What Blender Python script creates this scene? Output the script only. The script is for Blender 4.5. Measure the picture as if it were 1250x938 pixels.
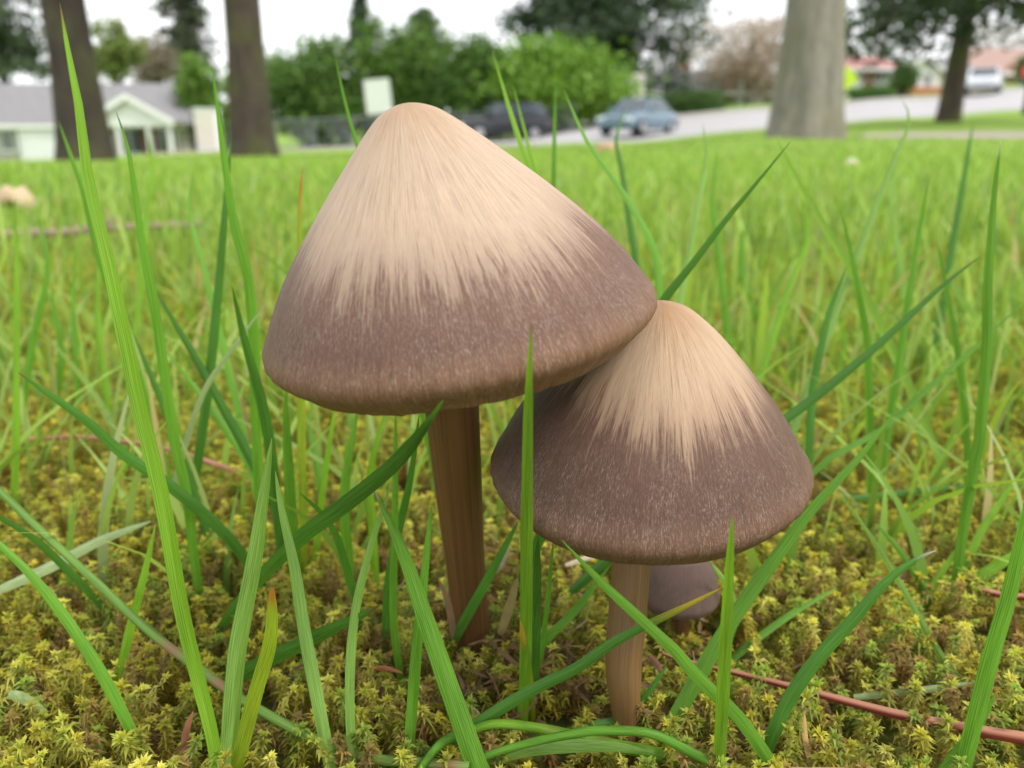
import bpy, math, random
import numpy as np
rng = np.random.default_rng(7)
random.seed(7)

# ------------------------------------------------------------------ camera, sky, sun, exposure
SC = bpy.context.scene
for o in list(bpy.data.objects):
    bpy.data.objects.remove(o)
COL = SC.collection
F = 981.0                                   # focal length in pixels of a 1250 px wide picture
PITCH = math.atan(299 / F)
CP, SP = math.cos(PITCH), math.sin(PITCH)
CAMZ = 0.06
cam = bpy.data.cameras.new('camera')
cam.sensor_width = 36.0
cam.lens = 36.0 * F / 1250.0
cam.clip_start = 0.005
cam.clip_end = 3000
cam.dof.use_dof = True
cam.dof.focus_distance = 0.077
cam.dof.aperture_fstop = 32.0
camo = bpy.data.objects.new('camera', cam)
COL.objects.link(camo)
camo.location = (0, 0, CAMZ)
camo.rotation_euler = (math.pi / 2 - PITCH, 0, 0)
SC.camera = camo

SUN_EL, SUN_AZ = math.radians(52), math.radians(118)      # azimuth clockwise from +Y (the view)
wd = bpy.data.worlds.new('World')
SC.world = wd
wd.use_nodes = True
nt = wd.node_tree
nt.nodes.clear()
wo = nt.nodes.new('ShaderNodeOutputWorld')
bg = nt.nodes.new('ShaderNodeBackground')
sky = nt.nodes.new('ShaderNodeTexSky')
sky.sky_type = 'NISHITA'
sky.sun_disc = False
sky.sun_elevation = SUN_EL
sky.sun_rotation = SUN_AZ
sky.dust_density = 4.0
tc = nt.nodes.new('ShaderNodeTexCoord')
nz = nt.nodes.new('ShaderNodeTexNoise')
nz.inputs['Scale'].default_value = 3.0
nz.inputs['Detail'].default_value = 5.0
rp = nt.nodes.new('ShaderNodeValToRGB')
rp.color_ramp.elements[0].position = 0.3
rp.color_ramp.elements[0].color = (9.0, 9.2, 9.5, 1)
rp.color_ramp.elements[1].position = 0.7
rp.color_ramp.elements[1].color = (10.6, 10.7, 10.8, 1)
mx = nt.nodes.new('ShaderNodeMixRGB')
mx.inputs[0].default_value = 0.9
nt.links.new(tc.outputs['Generated'], nz.inputs['Vector'])
nt.links.new(nz.outputs['Fac'], rp.inputs['Fac'])
nt.links.new(sky.outputs[0], mx.inputs[1])
nt.links.new(rp.outputs[0], mx.inputs[2])
nt.links.new(mx.outputs[0], bg.inputs['Color'])
bg.inputs['Strength'].default_value = 0.1
nt.links.new(bg.outputs[0], wo.inputs['Surface'])

sl = bpy.data.lights.new('sun', 'SUN')
sl.energy = 1.5
sl.angle = math.radians(14)
sl.color = (1.0, 0.95, 0.88)
slo = bpy.data.objects.new('sun', sl)
COL.objects.link(slo)
sd = (math.cos(SUN_EL) * math.sin(SUN_AZ), math.cos(SUN_EL) * math.cos(SUN_AZ), math.sin(SUN_EL))
from mathutils import Vector, Matrix
slo.rotation_euler = Vector(sd).to_track_quat('Z', 'Y').to_euler()
slo.location = (5, -5, 12)

SC.render.engine = 'CYCLES'
SC.cycles.max_bounces = 6
SC.cycles.diffuse_bounces = 3
SC.cycles.glossy_bounces = 2
SC.cycles.transmission_bounces = 4
SC.view_settings.view_transform = 'Standard'
SC.view_settings.look = 'None'
SC.view_settings.exposure = 0.85
SC.view_settings.gamma = 1.0
SC.view_settings.use_curve_mapping = False
SC.render.resolution_x, SC.render.resolution_y = 1024, 768

# ------------------------------------------------------------------ helpers
def W(px, py, Y):
    """place in the garden seen in direction (px, py), at forward distance Y metres"""
    a, b = (px - 625) / F, (469 - py) / F
    d = np.array([a, CP + b * SP, -SP + b * CP])
    return np.array([0, 0, CAMZ]) + d * (Y / d[1])

def ground_hit(px, py, z=-0.002):
    a, b = (px - 625) / F, (469 - py) / F
    d = np.array([a, CP + b * SP, -SP + b * CP])
    return np.array([0, 0, CAMZ]) + d * ((z - CAMZ) / d[2])

def tag(o, label=None, cat=None, group=None, kind=None):
    if label: o['label'] = label
    if cat: o['category'] = cat
    if group: o['group'] = group
    if kind: o['kind'] = kind
    return o

def link_mesh(name, me, mat=None, parent=None, smooth=False):
    o = bpy.data.objects.new(name, me)
    COL.objects.link(o)
    if mat is not None and not me.materials:
        me.materials.append(mat)
    if parent is not None:
        o.parent = parent
    if smooth:
        me.polygons.foreach_set('use_smooth', np.ones(len(me.polygons), bool))
    return o

def empty(name, loc, rz=0.0):
    o = bpy.data.objects.new(name, None)
    COL.objects.link(o)
    o.location = loc
    o.rotation_euler = (0, 0, rz)
    o.empty_display_size = 0.01
    return o

def fast_mesh(name, V, faces, cols=None, uv=None, attrs=None):
    """V (n,3); faces list of arrays (m,k); per-vertex colours and uv"""
    me = bpy.data.meshes.new(name)
    V = np.ascontiguousarray(V, np.float32)
    me.vertices.add(len(V))
    me.vertices.foreach_set('co', V.ravel())
    li, ls, off = [], [], 0
    for f in faces:
        f = np.asarray(f, np.int32)
        if len(f) == 0: continue
        li.append(f.ravel())
        ls.append(off + np.arange(len(f), dtype=np.int32) * f.shape[1])
        off += f.size
    li = np.concatenate(li); ls = np.concatenate(ls)
    me.loops.add(len(li))
    me.loops.foreach_set('vertex_index', li)
    me.polygons.add(len(ls))
    me.polygons.foreach_set('loop_start', ls)
    if cols is not None:
        a = me.color_attributes.new('tint', 'FLOAT_COLOR', 'POINT')
        c = np.ones((len(V), 4), np.float32); c[:, :3] = cols
        a.data.foreach_set('color', c.ravel())
    if uv is not None:
        u = me.uv_layers.new(name='UVMap')
        u.data.foreach_set('uv', np.ascontiguousarray(np.asarray(uv, np.float32)[li]).ravel())
    if attrs:
        for k, v in attrs.items():
            a = me.attributes.new(k, 'FLOAT_VECTOR', 'POINT')
            a.data.foreach_set('vector', np.ascontiguousarray(v, np.float32).ravel())
    me.update(calc_edges=True)
    me.validate()
    return me

class MB:
    """collects polygons for one mesh"""
    def __init__(s): s.v, s.f = [], []
    def add(s, vs, fs):
        o = len(s.v)
        s.v += [tuple(map(float, v)) for v in vs]
        s.f += [tuple(i + o for i in f) for f in fs]
        return s
    def box(s, c, d, rz=0.0):
        x, y, z = d[0] / 2, d[1] / 2, d[2] / 2
        cr, sr = math.cos(rz), math.sin(rz)
        vs = []
        for a, b, e in ((-x, -y, -z), (x, -y, -z), (x, y, -z), (-x, y, -z), (-x, -y, z), (x, -y, z), (x, y, z), (-x, y, z)):
            vs.append((c[0] + a * cr - b * sr, c[1] + a * sr + b * cr, c[2] + e))
        return s.add(vs, [(0, 3, 2, 1), (4, 5, 6, 7), (0, 1, 5, 4), (1, 2, 6, 5), (2, 3, 7, 6), (3, 0, 4, 7)])
    def prism(s, poly, y0, y1):
        """poly in xz, extruded along y"""
        n = len(poly)
        vs = [(a, y0, b) for a, b in poly] + [(a, y1, b) for a, b in poly]
        fs = [tuple(range(n)), tuple(range(2 * n - 1, n - 1, -1))]
        for i in range(n):
            j = (i + 1) % n
            fs.append((i, i + n, j + n, j))
        return s.add(vs, fs)
    def tube(s, pts, rad, n=10, cap=True):
        pts = [np.array(p, float) for p in pts]
        rad = [rad] * len(pts) if np.isscalar(rad) else rad
        vs, fs = [], []
        for i, p in enumerate(pts):
            t = pts[min(i + 1, len(pts) - 1)] - pts[max(i - 1, 0)]
            t /= np.linalg.norm(t) + 1e-12
            a = np.cross(t, (0.0, 1.0, 0.03) if abs(t[1]) < 0.9 else (1.0, 0, 0)); a /= np.linalg.norm(a)
            b = np.cross(t, a)
            for k in range(n):
                q = 2 * math.pi * k / n
                vs.append(p + rad[i] * (a * math.cos(q) + b * math.sin(q)))
        for i in range(len(pts) - 1):
            for k in range(n):
                j = (k + 1) % n
                fs.append((i * n + k, i * n + j, (i + 1) * n + j, (i + 1) * n + k))
        if cap:
            fs.append(tuple(range(n - 1, -1, -1)))
            m = (len(pts) - 1) * n
            fs.append(tuple(range(m, m + n)))
        return s.add(vs, fs)
    def build(s, name, mat, parent=None, smooth=False):
        me = bpy.data.meshes.new(name)
        me.from_pydata(s.v, [], s.f)
        me.update()
        return link_mesh(name, me, mat, parent, smooth)

def cat_rom(P, n):
    """smooth resample of control points to n samples"""
    P = np.asarray(P, float)
    if len(P) == 2:
        return P[0] + np.linspace(0, 1, n)[:, None] * (P[1] - P[0])
    Q = np.vstack([2 * P[0] - P[1], P, 2 * P[-1] - P[-2]])
    L = np.concatenate([[0], np.cumsum(np.linalg.norm(np.diff(P, axis=0), axis=1))])
    t = np.interp(np.linspace(0, L[-1], n), L, np.arange(len(P)))
    i = np.minimum(t.astype(int), len(P) - 2); f = (t - i)[:, None]
    a, b, c, d = Q[i], Q[i + 1], Q[i + 2], Q[i + 3]
    return .5 * (2 * b + (c - a) * f + (2 * a - 5 * b + 4 * c - d) * f ** 2 + (3 * b - a - 3 * c + d) * f ** 3)

# ------------------------------------------------------------------ materials
def new_mat(name):
    m = bpy.data.materials.new(name)
    m.use_nodes = True
    t = m.node_tree
    p = t.nodes['Principled BSDF']
    return m, t, p

def N(t, typ, **kw):
    n = t.nodes.new(typ)
    for k, v in kw.items():
        if k in n.inputs: n.inputs[k].default_value = v
        else: setattr(n, k, v)
    return n

def ramp(t, src, stops):
    r = t.nodes.new('ShaderNodeValToRGB')
    e = r.color_ramp.elements
    while len(e) < len(stops): e.new(0.5)
    for x, (pos, c) in zip(e, stops):
        x.position = pos
        x.color = (*c, 1) if len(c) == 3 else c
    t.links.new(src, r.inputs['Fac'])
    return r

def simple(name, c, rough=0.7, var=0.25, scale=3.0, bump=0.0, metal=0.0, spec=0.4, coord='Object'):
    m, t, p = new_mat(name)
    tcx = N(t, 'ShaderNodeTexCoord')
    n = N(t, 'ShaderNodeTexNoise', Scale=scale, Detail=6.0, Roughness=0.65)
    t.links.new(tcx.outputs[coord], n.inputs['Vector'])
    lo = tuple(x * (1 - var) for x in c); hi = tuple(min(1, x * (1 + var)) for x in c)
    r = ramp(t, n.outputs['Fac'], [(0.25, lo), (0.75, hi)])
    t.links.new(r.outputs[0], p.inputs['Base Color'])
    p.inputs['Roughness'].default_value = rough
    p.inputs['Metallic'].default_value = metal
    p.inputs['Specular IOR Level'].default_value = spec
    if bump:
        b = N(t, 'ShaderNodeBump', Strength=bump, Distance=0.02)
        t.links.new(n.outputs['Fac'], b.inputs['Height'])
        t.links.new(b.outputs[0], p.inputs['Normal'])
    return m

def leaf_mat(name, rough=0.5, trans=0.35, spec=0.35, veins=False, tcol=(1.25, 1.25, 0.6)):
    m, t, p = new_mat(name)
    a = N(t, 'ShaderNodeVertexColor', layer_name='tint')
    tcx = N(t, 'ShaderNodeTexCoord')
    col = a.outputs['Color']
    if veins:
        uvm = N(t, 'ShaderNodeUVMap', uv_map='UVMap')
        sp_ = N(t, 'ShaderNodeSeparateXYZ')
        t.links.new(uvm.outputs[0], sp_.inputs[0])
        mu = N(t, 'ShaderNodeMath', operation='MULTIPLY'); mu.inputs[1].default_value = 62.0
        t.links.new(sp_.outputs[0], mu.inputs[0])
        si = N(t, 'ShaderNodeMath', operation='SINE')
        t.links.new(mu.outputs[0], si.inputs[0])
        nn = N(t, 'ShaderNodeTexNoise', Scale=1.0, Detail=4.0)
        mp = N(t, 'ShaderNodeMapping'); mp.inputs['Scale'].default_value = (14, 9, 1)
        t.links.new(uvm.outputs[0], mp.inputs['Vector'])
        t.links.new(mp.outputs[0], nn.inputs['Vector'])
        ad = N(t, 'ShaderNodeMath', operation='MULTIPLY_ADD'); ad.inputs[1].default_value = 0.11
        t.links.new(si.outputs[0], ad.inputs[0]); t.links.new(nn.outputs['Fac'], ad.inputs[2])
        r = ramp(t, ad.outputs[0], [(0.25, (0.62, 0.66, 0.55)), (0.5, (1, 1, 1)), (0.78, (1.4, 1.32, 1.45))])
        ml = N(t, 'ShaderNodeMixRGB', blend_type='MULTIPLY'); ml.inputs[0].default_value = 1.0
        t.links.new(col, ml.inputs[1]); t.links.new(r.outputs[0], ml.inputs[2])
        col = ml.outputs[0]
        b = N(t, 'ShaderNodeBump', Strength=0.35, Distance=0.00012)
        t.links.new(ad.outputs[0], b.inputs['Height'])
        t.links.new(b.outputs[0], p.inputs['Normal'])
    t.links.new(col, p.inputs['Base Color'])
    p.inputs['Roughness'].default_value = rough
    p.inputs['Specular IOR Level'].default_value = spec
    tr = N(t, 'ShaderNodeBsdfTranslucent')
    tm = N(t, 'ShaderNodeMixRGB', blend_type='MULTIPLY'); tm.inputs[0].default_value = 1.0
    tm.inputs[2].default_value = (*tcol, 1)
    t.links.new(col, tm.inputs[1]); t.links.new(tm.outputs[0], tr.inputs['Color'])
    mxs = N(t, 'ShaderNodeMixShader'); mxs.inputs[0].default_value = trans
    t.links.new(p.outputs[0], mxs.inputs[1]); t.links.new(tr.outputs[0], mxs.inputs[2])
    t.links.new(mxs.outputs[0], t.nodes['Material Output'].inputs['Surface'])
    return m

def cap_mat(name, edge, spread, seed, pale, mid, dark, rimc, around=(0.0, 0.0)):
    """fibrous drying cap: pale above, purplish brown below, streaked along the flank"""
    m, t, p = new_mat(name)
    at = N(t, 'ShaderNodeAttribute', attribute_name='cap')      # (cos, sin, s)
    sp_ = N(t, 'ShaderNodeSeparateXYZ'); t.links.new(at.outputs['Vector'], sp_.inputs[0])
    def streak(ka, ks, detail=4.0, rough=0.6, off=0.0):
        mp = N(t, 'ShaderNodeMapping')
        mp.inputs['Scale'].default_value = (ka, ka, ks)
        mp.inputs['Location'].default_value = (seed + off, seed * 1.7, off)
        t.links.new(at.outputs['Vector'], mp.inputs['Vector'])
        n = N(t, 'ShaderNodeTexNoise', Scale=1.0, Detail=detail, Roughness=rough)
        t.links.new(mp.outputs[0], n.inputs['Vector'])
        return n.outputs['Fac']
    def math_(op, a, b, c=None):
        n = N(t, 'ShaderNodeMath', operation=op)
        for i, x in enumerate((a, b, c)):
            if x is None: continue
            if isinstance(x, (int, float)): n.inputs[i].default_value = x
            else: t.links.new(x, n.inputs[i])
        return n.outputs[0]
    broad = streak(1.6, 0.4, 1.0, 0.5, 3.1)
    s1 = streak(9, 1.3, 3.0, 0.6, 0.3)
    s2 = streak(58, 4.6, 4.0, 0.65, 7.7)
    s3 = streak(135, 15.0, 3.0, 0.75, 1.9)
    # distance down the flank shifted by the streaks
    # dark skin climbs higher on some sides, on the medium cap partly painted shade
    v = math_('MULTIPLY_ADD', math_('MULTIPLY', sp_.outputs[0], sp_.outputs[0]), around[0], sp_.outputs[2])
    v = math_('MULTIPLY_ADD', sp_.outputs[0], around[1], v)
    v = math_('MULTIPLY_ADD', broad, spread[0], v)
    v = math_('MULTIPLY_ADD', s1, spread[1], v)
    v = math_('MULTIPLY_ADD', s2, spread[2], v)
    v = math_('MULTIPLY_ADD', s3, spread[3], v)
    v = math_('SUBTRACT', v, 0.5 * sum(spread))
    base = ramp(t, v, [(0.0, tuple(c * k_ for c, k_ in zip(pale, (.74, .60, .45)))), (0.10, tuple(c * k_ for c, k_ in zip(pale, (.86, .78, .68)))), (0.26, pale), (edge - 0.10, tuple(a * .88 + b * .12 for a, b in zip(pale, mid))),
                       (edge, mid), (edge + 0.075, dark), (1.0, tuple(c * .95 for c in dark))])
    rimf = ramp(t, sp_.outputs[2], [(0.80, (0, 0, 0)), (0.96, (0.85,) * 3)])
    rmx = N(t, 'ShaderNodeMixRGB'); rmx.inputs[2].default_value = (*rimc, 1)
    t.links.new(rimf.outputs[0], rmx.inputs[0]); t.links.new(base.outputs[0], rmx.inputs[1])
    # fine fibrils in the colour
    fib = math_('MULTIPLY_ADD', s3, 0.55, math_('MULTIPLY', s2, 0.45))
    fr = ramp(t, fib, [(0.34, (0.60, 0.56, 0.55)), (0.48, (0.97, 0.97, 0.97)), (0.64, (1.32, 1.33, 1.34))])
    ml = N(t, 'ShaderNodeMixRGB', blend_type='MULTIPLY'); ml.inputs[0].default_value = 1.0
    t.links.new(rmx.outputs[0], ml.inputs[1]); t.links.new(fr.outputs[0], ml.inputs[2])
    smo = ramp(t, sp_.outputs[2], [(0.06, (0.12,) * 3), (0.34, (0.9,) * 3)])
    t.links.new(smo.outputs[0], ml.inputs[0])
    # silvery flecks: short pale fibres on the darker skin, their sparkle painted as colour
    fl = streak(185, 62, 3.0, 0.8, 5.2)
    fleck = ramp(t, fl, [(0.52, (0, 0, 0)), (0.68, (1, 1, 1))])
    patch = streak(5, 7, 2.0, 0.5, 9.0)
    pr = ramp(t, patch, [(0.36, (0.45,) * 3), (0.60, (1, 1, 1))])
    low = ramp(t, sp_.outputs[2], [(0.45, (0.1,) * 3), (0.72, (1, 1, 1))])
    fm = math_('MULTIPLY', math_('MULTIPLY', fleck.outputs[0], pr.outputs[0]), math_('MULTIPLY', low.outputs[0], 0.46))
    fx = N(t, 'ShaderNodeMixRGB'); fx.inputs[2].default_value = (0.52, 0.44, 0.38, 1)
    t.links.new(fm, fx.inputs[0]); t.links.new(ml.outputs[0], fx.inputs[1])
    t.links.new(fx.outputs[0], p.inputs['Base Color'])
    p.inputs['Subsurface Weight'].default_value = 0.12
    p.inputs['Subsurface Radius'].default_value = (1.0, 0.45, 0.2)
    p.inputs['Subsurface Scale'].default_value = 0.0012
    rr = math_('MULTIPLY_ADD', s3, -0.35, 0.72)
    t.links.new(rr, p.inputs['Roughness'])
    p.inputs['Specular IOR Level'].default_value = 0.22
    hsum = math_('MULTIPLY_ADD', fl, 0.6, math_('ADD', fib, math_('MULTIPLY', s1, 0.4)))
    b = N(t, 'ShaderNodeBump', Strength=0.55, Distance=0.00018)
    t.links.new(hsum, b.inputs['Height']); t.links.new(b.outputs[0], p.inputs['Normal'])
    return m

def stem_mat(name, a, b_, seed):
    m, t, p = new_mat(name)
    at = N(t, 'ShaderNodeAttribute', attribute_name='cap')
    mp = N(t, 'ShaderNodeMapping'); mp.inputs['Scale'].default_value = (9, 9, 1.4); mp.inputs['Location'].default_value = (seed, 0, 0)
    t.links.new(at.outputs['Vector'], mp.inputs['Vector'])
    n = N(t, 'ShaderNodeTexNoise', Scale=1.0, Detail=7.0, Roughness=0.65)
    t.links.new(mp.outputs[0], n.inputs['Vector'])
    r = ramp(t, n.outputs['Fac'], [(0.25, b_), (0.52, a), (0.75, tuple(min(1, x * 1.4) for x in a))])
    t.links.new(r.outputs[0], p.inputs['Base Color'])
    p.inputs['Roughness'].default_value = 0.5
    p.inputs['Subsurface Weight'].default_value = 0.05
    p.inputs['Subsurface Radius'].default_value = (1, .4, .2)
    p.inputs['Subsurface Scale'].default_value = 0.001
    b = N(t, 'ShaderNodeBump', Strength=0.35, Distance=0.0002)
    t.links.new(n.outputs['Fac'], b.inputs['Height']); t.links.new(b.outputs[0], p.inputs['Normal'])
    return m

def bark_mat(name, c, moss=(0.10, 0.11, 0.03), mossy=0.5):
    m, t, p = new_mat(name)
    tcx = N(t, 'ShaderNodeTexCoord')
    mp = N(t, 'ShaderNodeMapping'); mp.inputs['Scale'].default_value = (9, 9, 2.2)
    t.links.new(tcx.outputs['Object'], mp.inputs['Vector'])
    n = N(t, 'ShaderNodeTexNoise', Scale=1.0, Detail=8.0, Roughness=0.7)
    t.links.new(mp.outputs[0], n.inputs['Vector'])
    r = ramp(t, n.outputs['Fac'], [(0.3, tuple(x * 0.5 for x in c)), (0.55, c), (0.75, tuple(x * 1.5 for x in c))])
    n2 = N(t, 'ShaderNodeTexNoise', Scale=2.0, Detail=3.0)
    t.links.new(tcx.outputs['Object'], n2.inputs['Vector'])
    r2 = ramp(t, n2.outputs['Fac'], [(0.45, (0, 0, 0)), (0.7, (mossy,) * 3)])
    mxx = N(t, 'ShaderNodeMixRGB'); mxx.inputs[2].default_value = (*moss, 1)
    t.links.new(r2.outputs[0], mxx.inputs[0]); t.links.new(r.outputs[0], mxx.inputs[1])
    t.links.new(mxx.outputs[0], p.inputs['Base Color'])
    p.inputs['Roughness'].default_value = 0.95
    b = N(t, 'ShaderNodeBump', Strength=0.8, Distance=0.03)
    t.links.new(n.outputs['Fac'], b.inputs['Height']); t.links.new(b.outputs[0], p.inputs['Normal'])
    return m

M = {}
M['blade'] = leaf_mat('grass_blade_green', 0.45, 0.42, 0.28, veins=True)
M['lawn'] = leaf_mat('lawn_grass', 0.5, 0.42, 0.3)
M['moss'] = leaf_mat('moss_leaf', 0.6, 0.45, 0.25, tcol=(1.2, 1.1, 0.55))
M['foliage'] = leaf_mat('foliage', 0.55, 0.25, 0.3)
M['dry'] = leaf_mat('dry_plant', 0.7, 0.15, 0.2, tcol=(1.1, 1, 0.8))
M['cap_big'] = cap_mat('cap_skin_large', 0.655, (0.16, 0.20, 0.50, 0.52), 2.3,
                       (0.445, 0.328, 0.235), (0.29, 0.20, 0.145), (0.132, 0.070, 0.049), (0.22, 0.115, 0.050), (0.13, -0.045))
M['cap_mid'] = cap_mat('cap_skin_medium', 0.52, (0.36, 0.32, 0.52, 0.48), 11.9,
                       (0.435, 0.305, 0.20), (0.275, 0.175, 0.115), (0.108, 0.057, 0.039), (0.15, 0.078, 0.040), (0.06, -0.07))  # dark left side also carries the large cap's shade as colour
M['cap_small'] = cap_mat('cap_skin_young', 0.30, (0.2, 0.1, 0.1, 0.1), 5.5,
                         (0.20, 0.13, 0.105), (0.15, 0.095, 0.078), (0.12, 0.075, 0.062), (0.12, 0.075, 0.055))
M['stem'] = stem_mat('stem_skin', (0.150, 0.070, 0.023), (0.085, 0.038, 0.014), 1.0)
M['stem2'] = stem_mat('stem_skin_pale', (0.19, 0.104, 0.037), (0.10, 0.053, 0.019), 4.0)
M['gill'] = simple('gill', (0.10, 0.065, 0.045), 0.8, 0.3, 900)
M['bark'] = bark_mat('bark_brown', (0.05, 0.036, 0.031))
M['bark2'] = bark_mat('bark_brown_mossy', (0.08, 0.058, 0.047), mossy=0.8)
M['bark_grey'] = bark_mat('bark_pale', (0.24, 0.215, 0.185), moss=(0.14, 0.13, 0.06), mossy=0.55)
M['asphalt'] = simple('asphalt_pale', (0.36, 0.345, 0.35), 0.9, 0.12, 2.0, 0.2)
M['concrete'] = simple('concrete', (0.36, 0.34, 0.31), 0.9, 0.15, 2.0, 0.2)
M['gravel'] = simple('gravel_path', (0.33, 0.27, 0.24), 0.95, 0.2, 6.0, 0.3)
M['white'] = simple('white_paint', (0.74, 0.75, 0.76), 0.6, 0.06, 1.5)
M['cream'] = simple('cream_paint', (0.62, 0.58, 0.52), 0.7, 0.06, 1.5)
M['greige'] = simple('greige_siding', (0.40, 0.37, 0.34), 0.8, 0.08, 1.5)
M['roof'] = simple('roof_shingle_grey', (0.21, 0.205, 0.21), 0.9, 0.2, 4.0, 0.3)
M['roof_brown'] = simple('roof_shingle_brown', (0.33, 0.22, 0.19), 0.9, 0.2, 4.0, 0.3)
M['roof_red'] = simple('roof_shingle_red', (0.36, 0.17, 0.16), 0.9, 0.2, 4.0, 0.3)
M['glass'] = simple('window_glass', (0.05, 0.065, 0.08), 0.08, 0.3, 1.0, spec=0.8)
M['trim'] = simple('white_trim', (0.78, 0.78, 0.78), 0.5, 0.04, 2.0)
M['wood'] = simple('door_wood', (0.22, 0.12, 0.07), 0.6, 0.25, 5.0)
M['brick'] = simple('brick_orange', (0.42, 0.17, 0.08), 0.85, 0.25, 8.0)
M['metal'] = simple('galvanised', (0.26, 0.27, 0.28), 0.5, 0.15, 6.0, metal=0.6)
M['rubber'] = simple('tyre_rubber', (0.02, 0.02, 0.02), 0.85, 0.2, 8.0)
M['rim'] = simple('wheel_rim', (0.5, 0.5, 0.52), 0.3, 0.1, 5.0, metal=0.8)
M['car_blue'] = simple('car_paint_blue', (0.075, 0.145, 0.20), 0.25, 0.1, 1.0, spec=0.7)
M['car_dark'] = simple('car_paint_dark', (0.022, 0.022, 0.028), 0.3, 0.1, 1.0, spec=0.35)
M['car_white'] = simple('car_paint_white', (0.62, 0.64, 0.68), 0.25, 0.05, 1.0, spec=0.6)
for k_ in ('car_blue', 'car_dark', 'car_white'):
    M[k_].node_tree.nodes['Principled BSDF'].inputs['Coat Weight'].default_value = 0.6
    M[k_].node_tree.nodes['Principled BSDF'].inputs['Coat Roughness'].default_value = 0.05
M['lamp'] = simple('lamp_lens', (0.75, 0.76, 0.78), 0.12, 0.05, 1.0, spec=0.8)
M['lamp_red'] = simple('lamp_lens_red', (0.35, 0.02, 0.02), 0.15, 0.05, 1.0, spec=0.8)
M['yellow'] = simple('sign_yellow_green', (0.52, 0.70, 0.03), 0.5, 0.05, 2.0)
M['red'] = simple('sign_red', (0.55, 0.06, 0.08), 0.5, 0.05, 2.0)
M['twig'] = simple('twig', (0.25, 0.18, 0.14), 0.9, 0.35, 300)

# ------------------------------------------------------------------ terrain
TPX = np.array([-400, 0, 300, 600, 750, 950, 1100, 1250, 1700], float)
TU = (TPX - 625) / F * 0.957                      # lateral direction X / Y near the horizon
TY = np.array([2.0, 5, 10, 13, 17, 30, 50, 70, 150, 400])
TP = np.array([[204] * 9,
               [201, 201, 197, 192, 189, 186, 184, 184, 184],
               [202, 202, 193, 186, 181, 168, 169, 170, 170],
               [201, 201, 191, 184, 179, 162, 159, 159, 159],
               [200, 200, 189, 182, 177, 160, 148, 141, 137],
               [199, 198, 187, 180, 174, 158, 146, 137, 128],
               [196, 195, 181, 170, 148, 134, 122, 110, 100],
               [190, 190, 177, 163, 139, 124, 112, 102, 92],
               [165, 165, 158, 146, 128, 116, 104, 94, 84],
               [150, 150, 145, 135, 120, 108, 98, 90, 80]], float)
TS = np.empty_like(TP)                             # slope of sight (z - camera) / Y
for i_ in range(len(TY)):
    for j_ in range(9):
        w_ = W(TPX[j_], TP[i_, j_], TY[i_])
        TS[i_, j_] = (w_[2] - CAMZ) / TY[i_]
SOIL = -0.006

def smooth_noise(x, y):
    return (np.sin(x * 1.7 + 1.3 * np.sin(y * 1.1)) * np.cos(y * 1.9 + 0.7) + 0.5 * np.sin(x * 3.9 + y * 2.3 + 1.0)) / 1.5

def T(X, Y):
    X, Y = np.asarray(X, float), np.asarray(Y, float)
    near = SOIL + 0.0022 * smooth_noise(X * 55, Y * 55) + 0.0015 * smooth_noise(X * 140 + 3, Y * 140)
    Yc = np.clip(Y, 2.0, 400)
    u = np.clip(X / np.maximum(Y, 1e-3), TU[0], TU[-1])
    u = np.where(Y < 2, np.clip(X / 2.0, TU[0], TU[-1]), u)
    fy = np.interp(np.log(Yc), np.log(TY), np.arange(len(TY)))
    fu = np.interp(u, TU, np.arange(9))
    i = np.minimum(fy.astype(int), len(TY) - 2); a = fy - i
    j = np.minimum(fu.astype(int), 7); b = fu - j
    b = b * b * (3 - 2 * b)
    s = (TS[i, j] * (1 - b) + TS[i, j + 1] * b) * (1 - a) + (TS[i + 1, j] * (1 - b) + TS[i + 1, j + 1] * b) * a
    far = CAMZ + s * Yc + SOIL + 0.012 * smooth_noise(X * 1.3, Y * 1.3) * np.clip((Y - 3) / 5, 0, 1)
    k = np.clip((Y - 0.8) / 2.2, 0, 1); k = k * k * (3 - 2 * k)
    return near * (1 - k) + far * k

def Tz(x, y): return float(T(np.array([x]), np.array([y]))[0])

def at_ground(px, Y):
    """ground point below direction px at distance Y"""
    x = (px - 625) / F * Y * 0.957
    return np.array([x, Y, Tz(x, Y)])

def grid_faces(n, m):
    i, j = np.meshgrid(np.arange(n - 1), np.arange(m - 1), indexing='ij')
    a = (i * m + j).ravel()
    return np.stack([a, a + m, a + m + 1, a + 1], 1)

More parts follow.
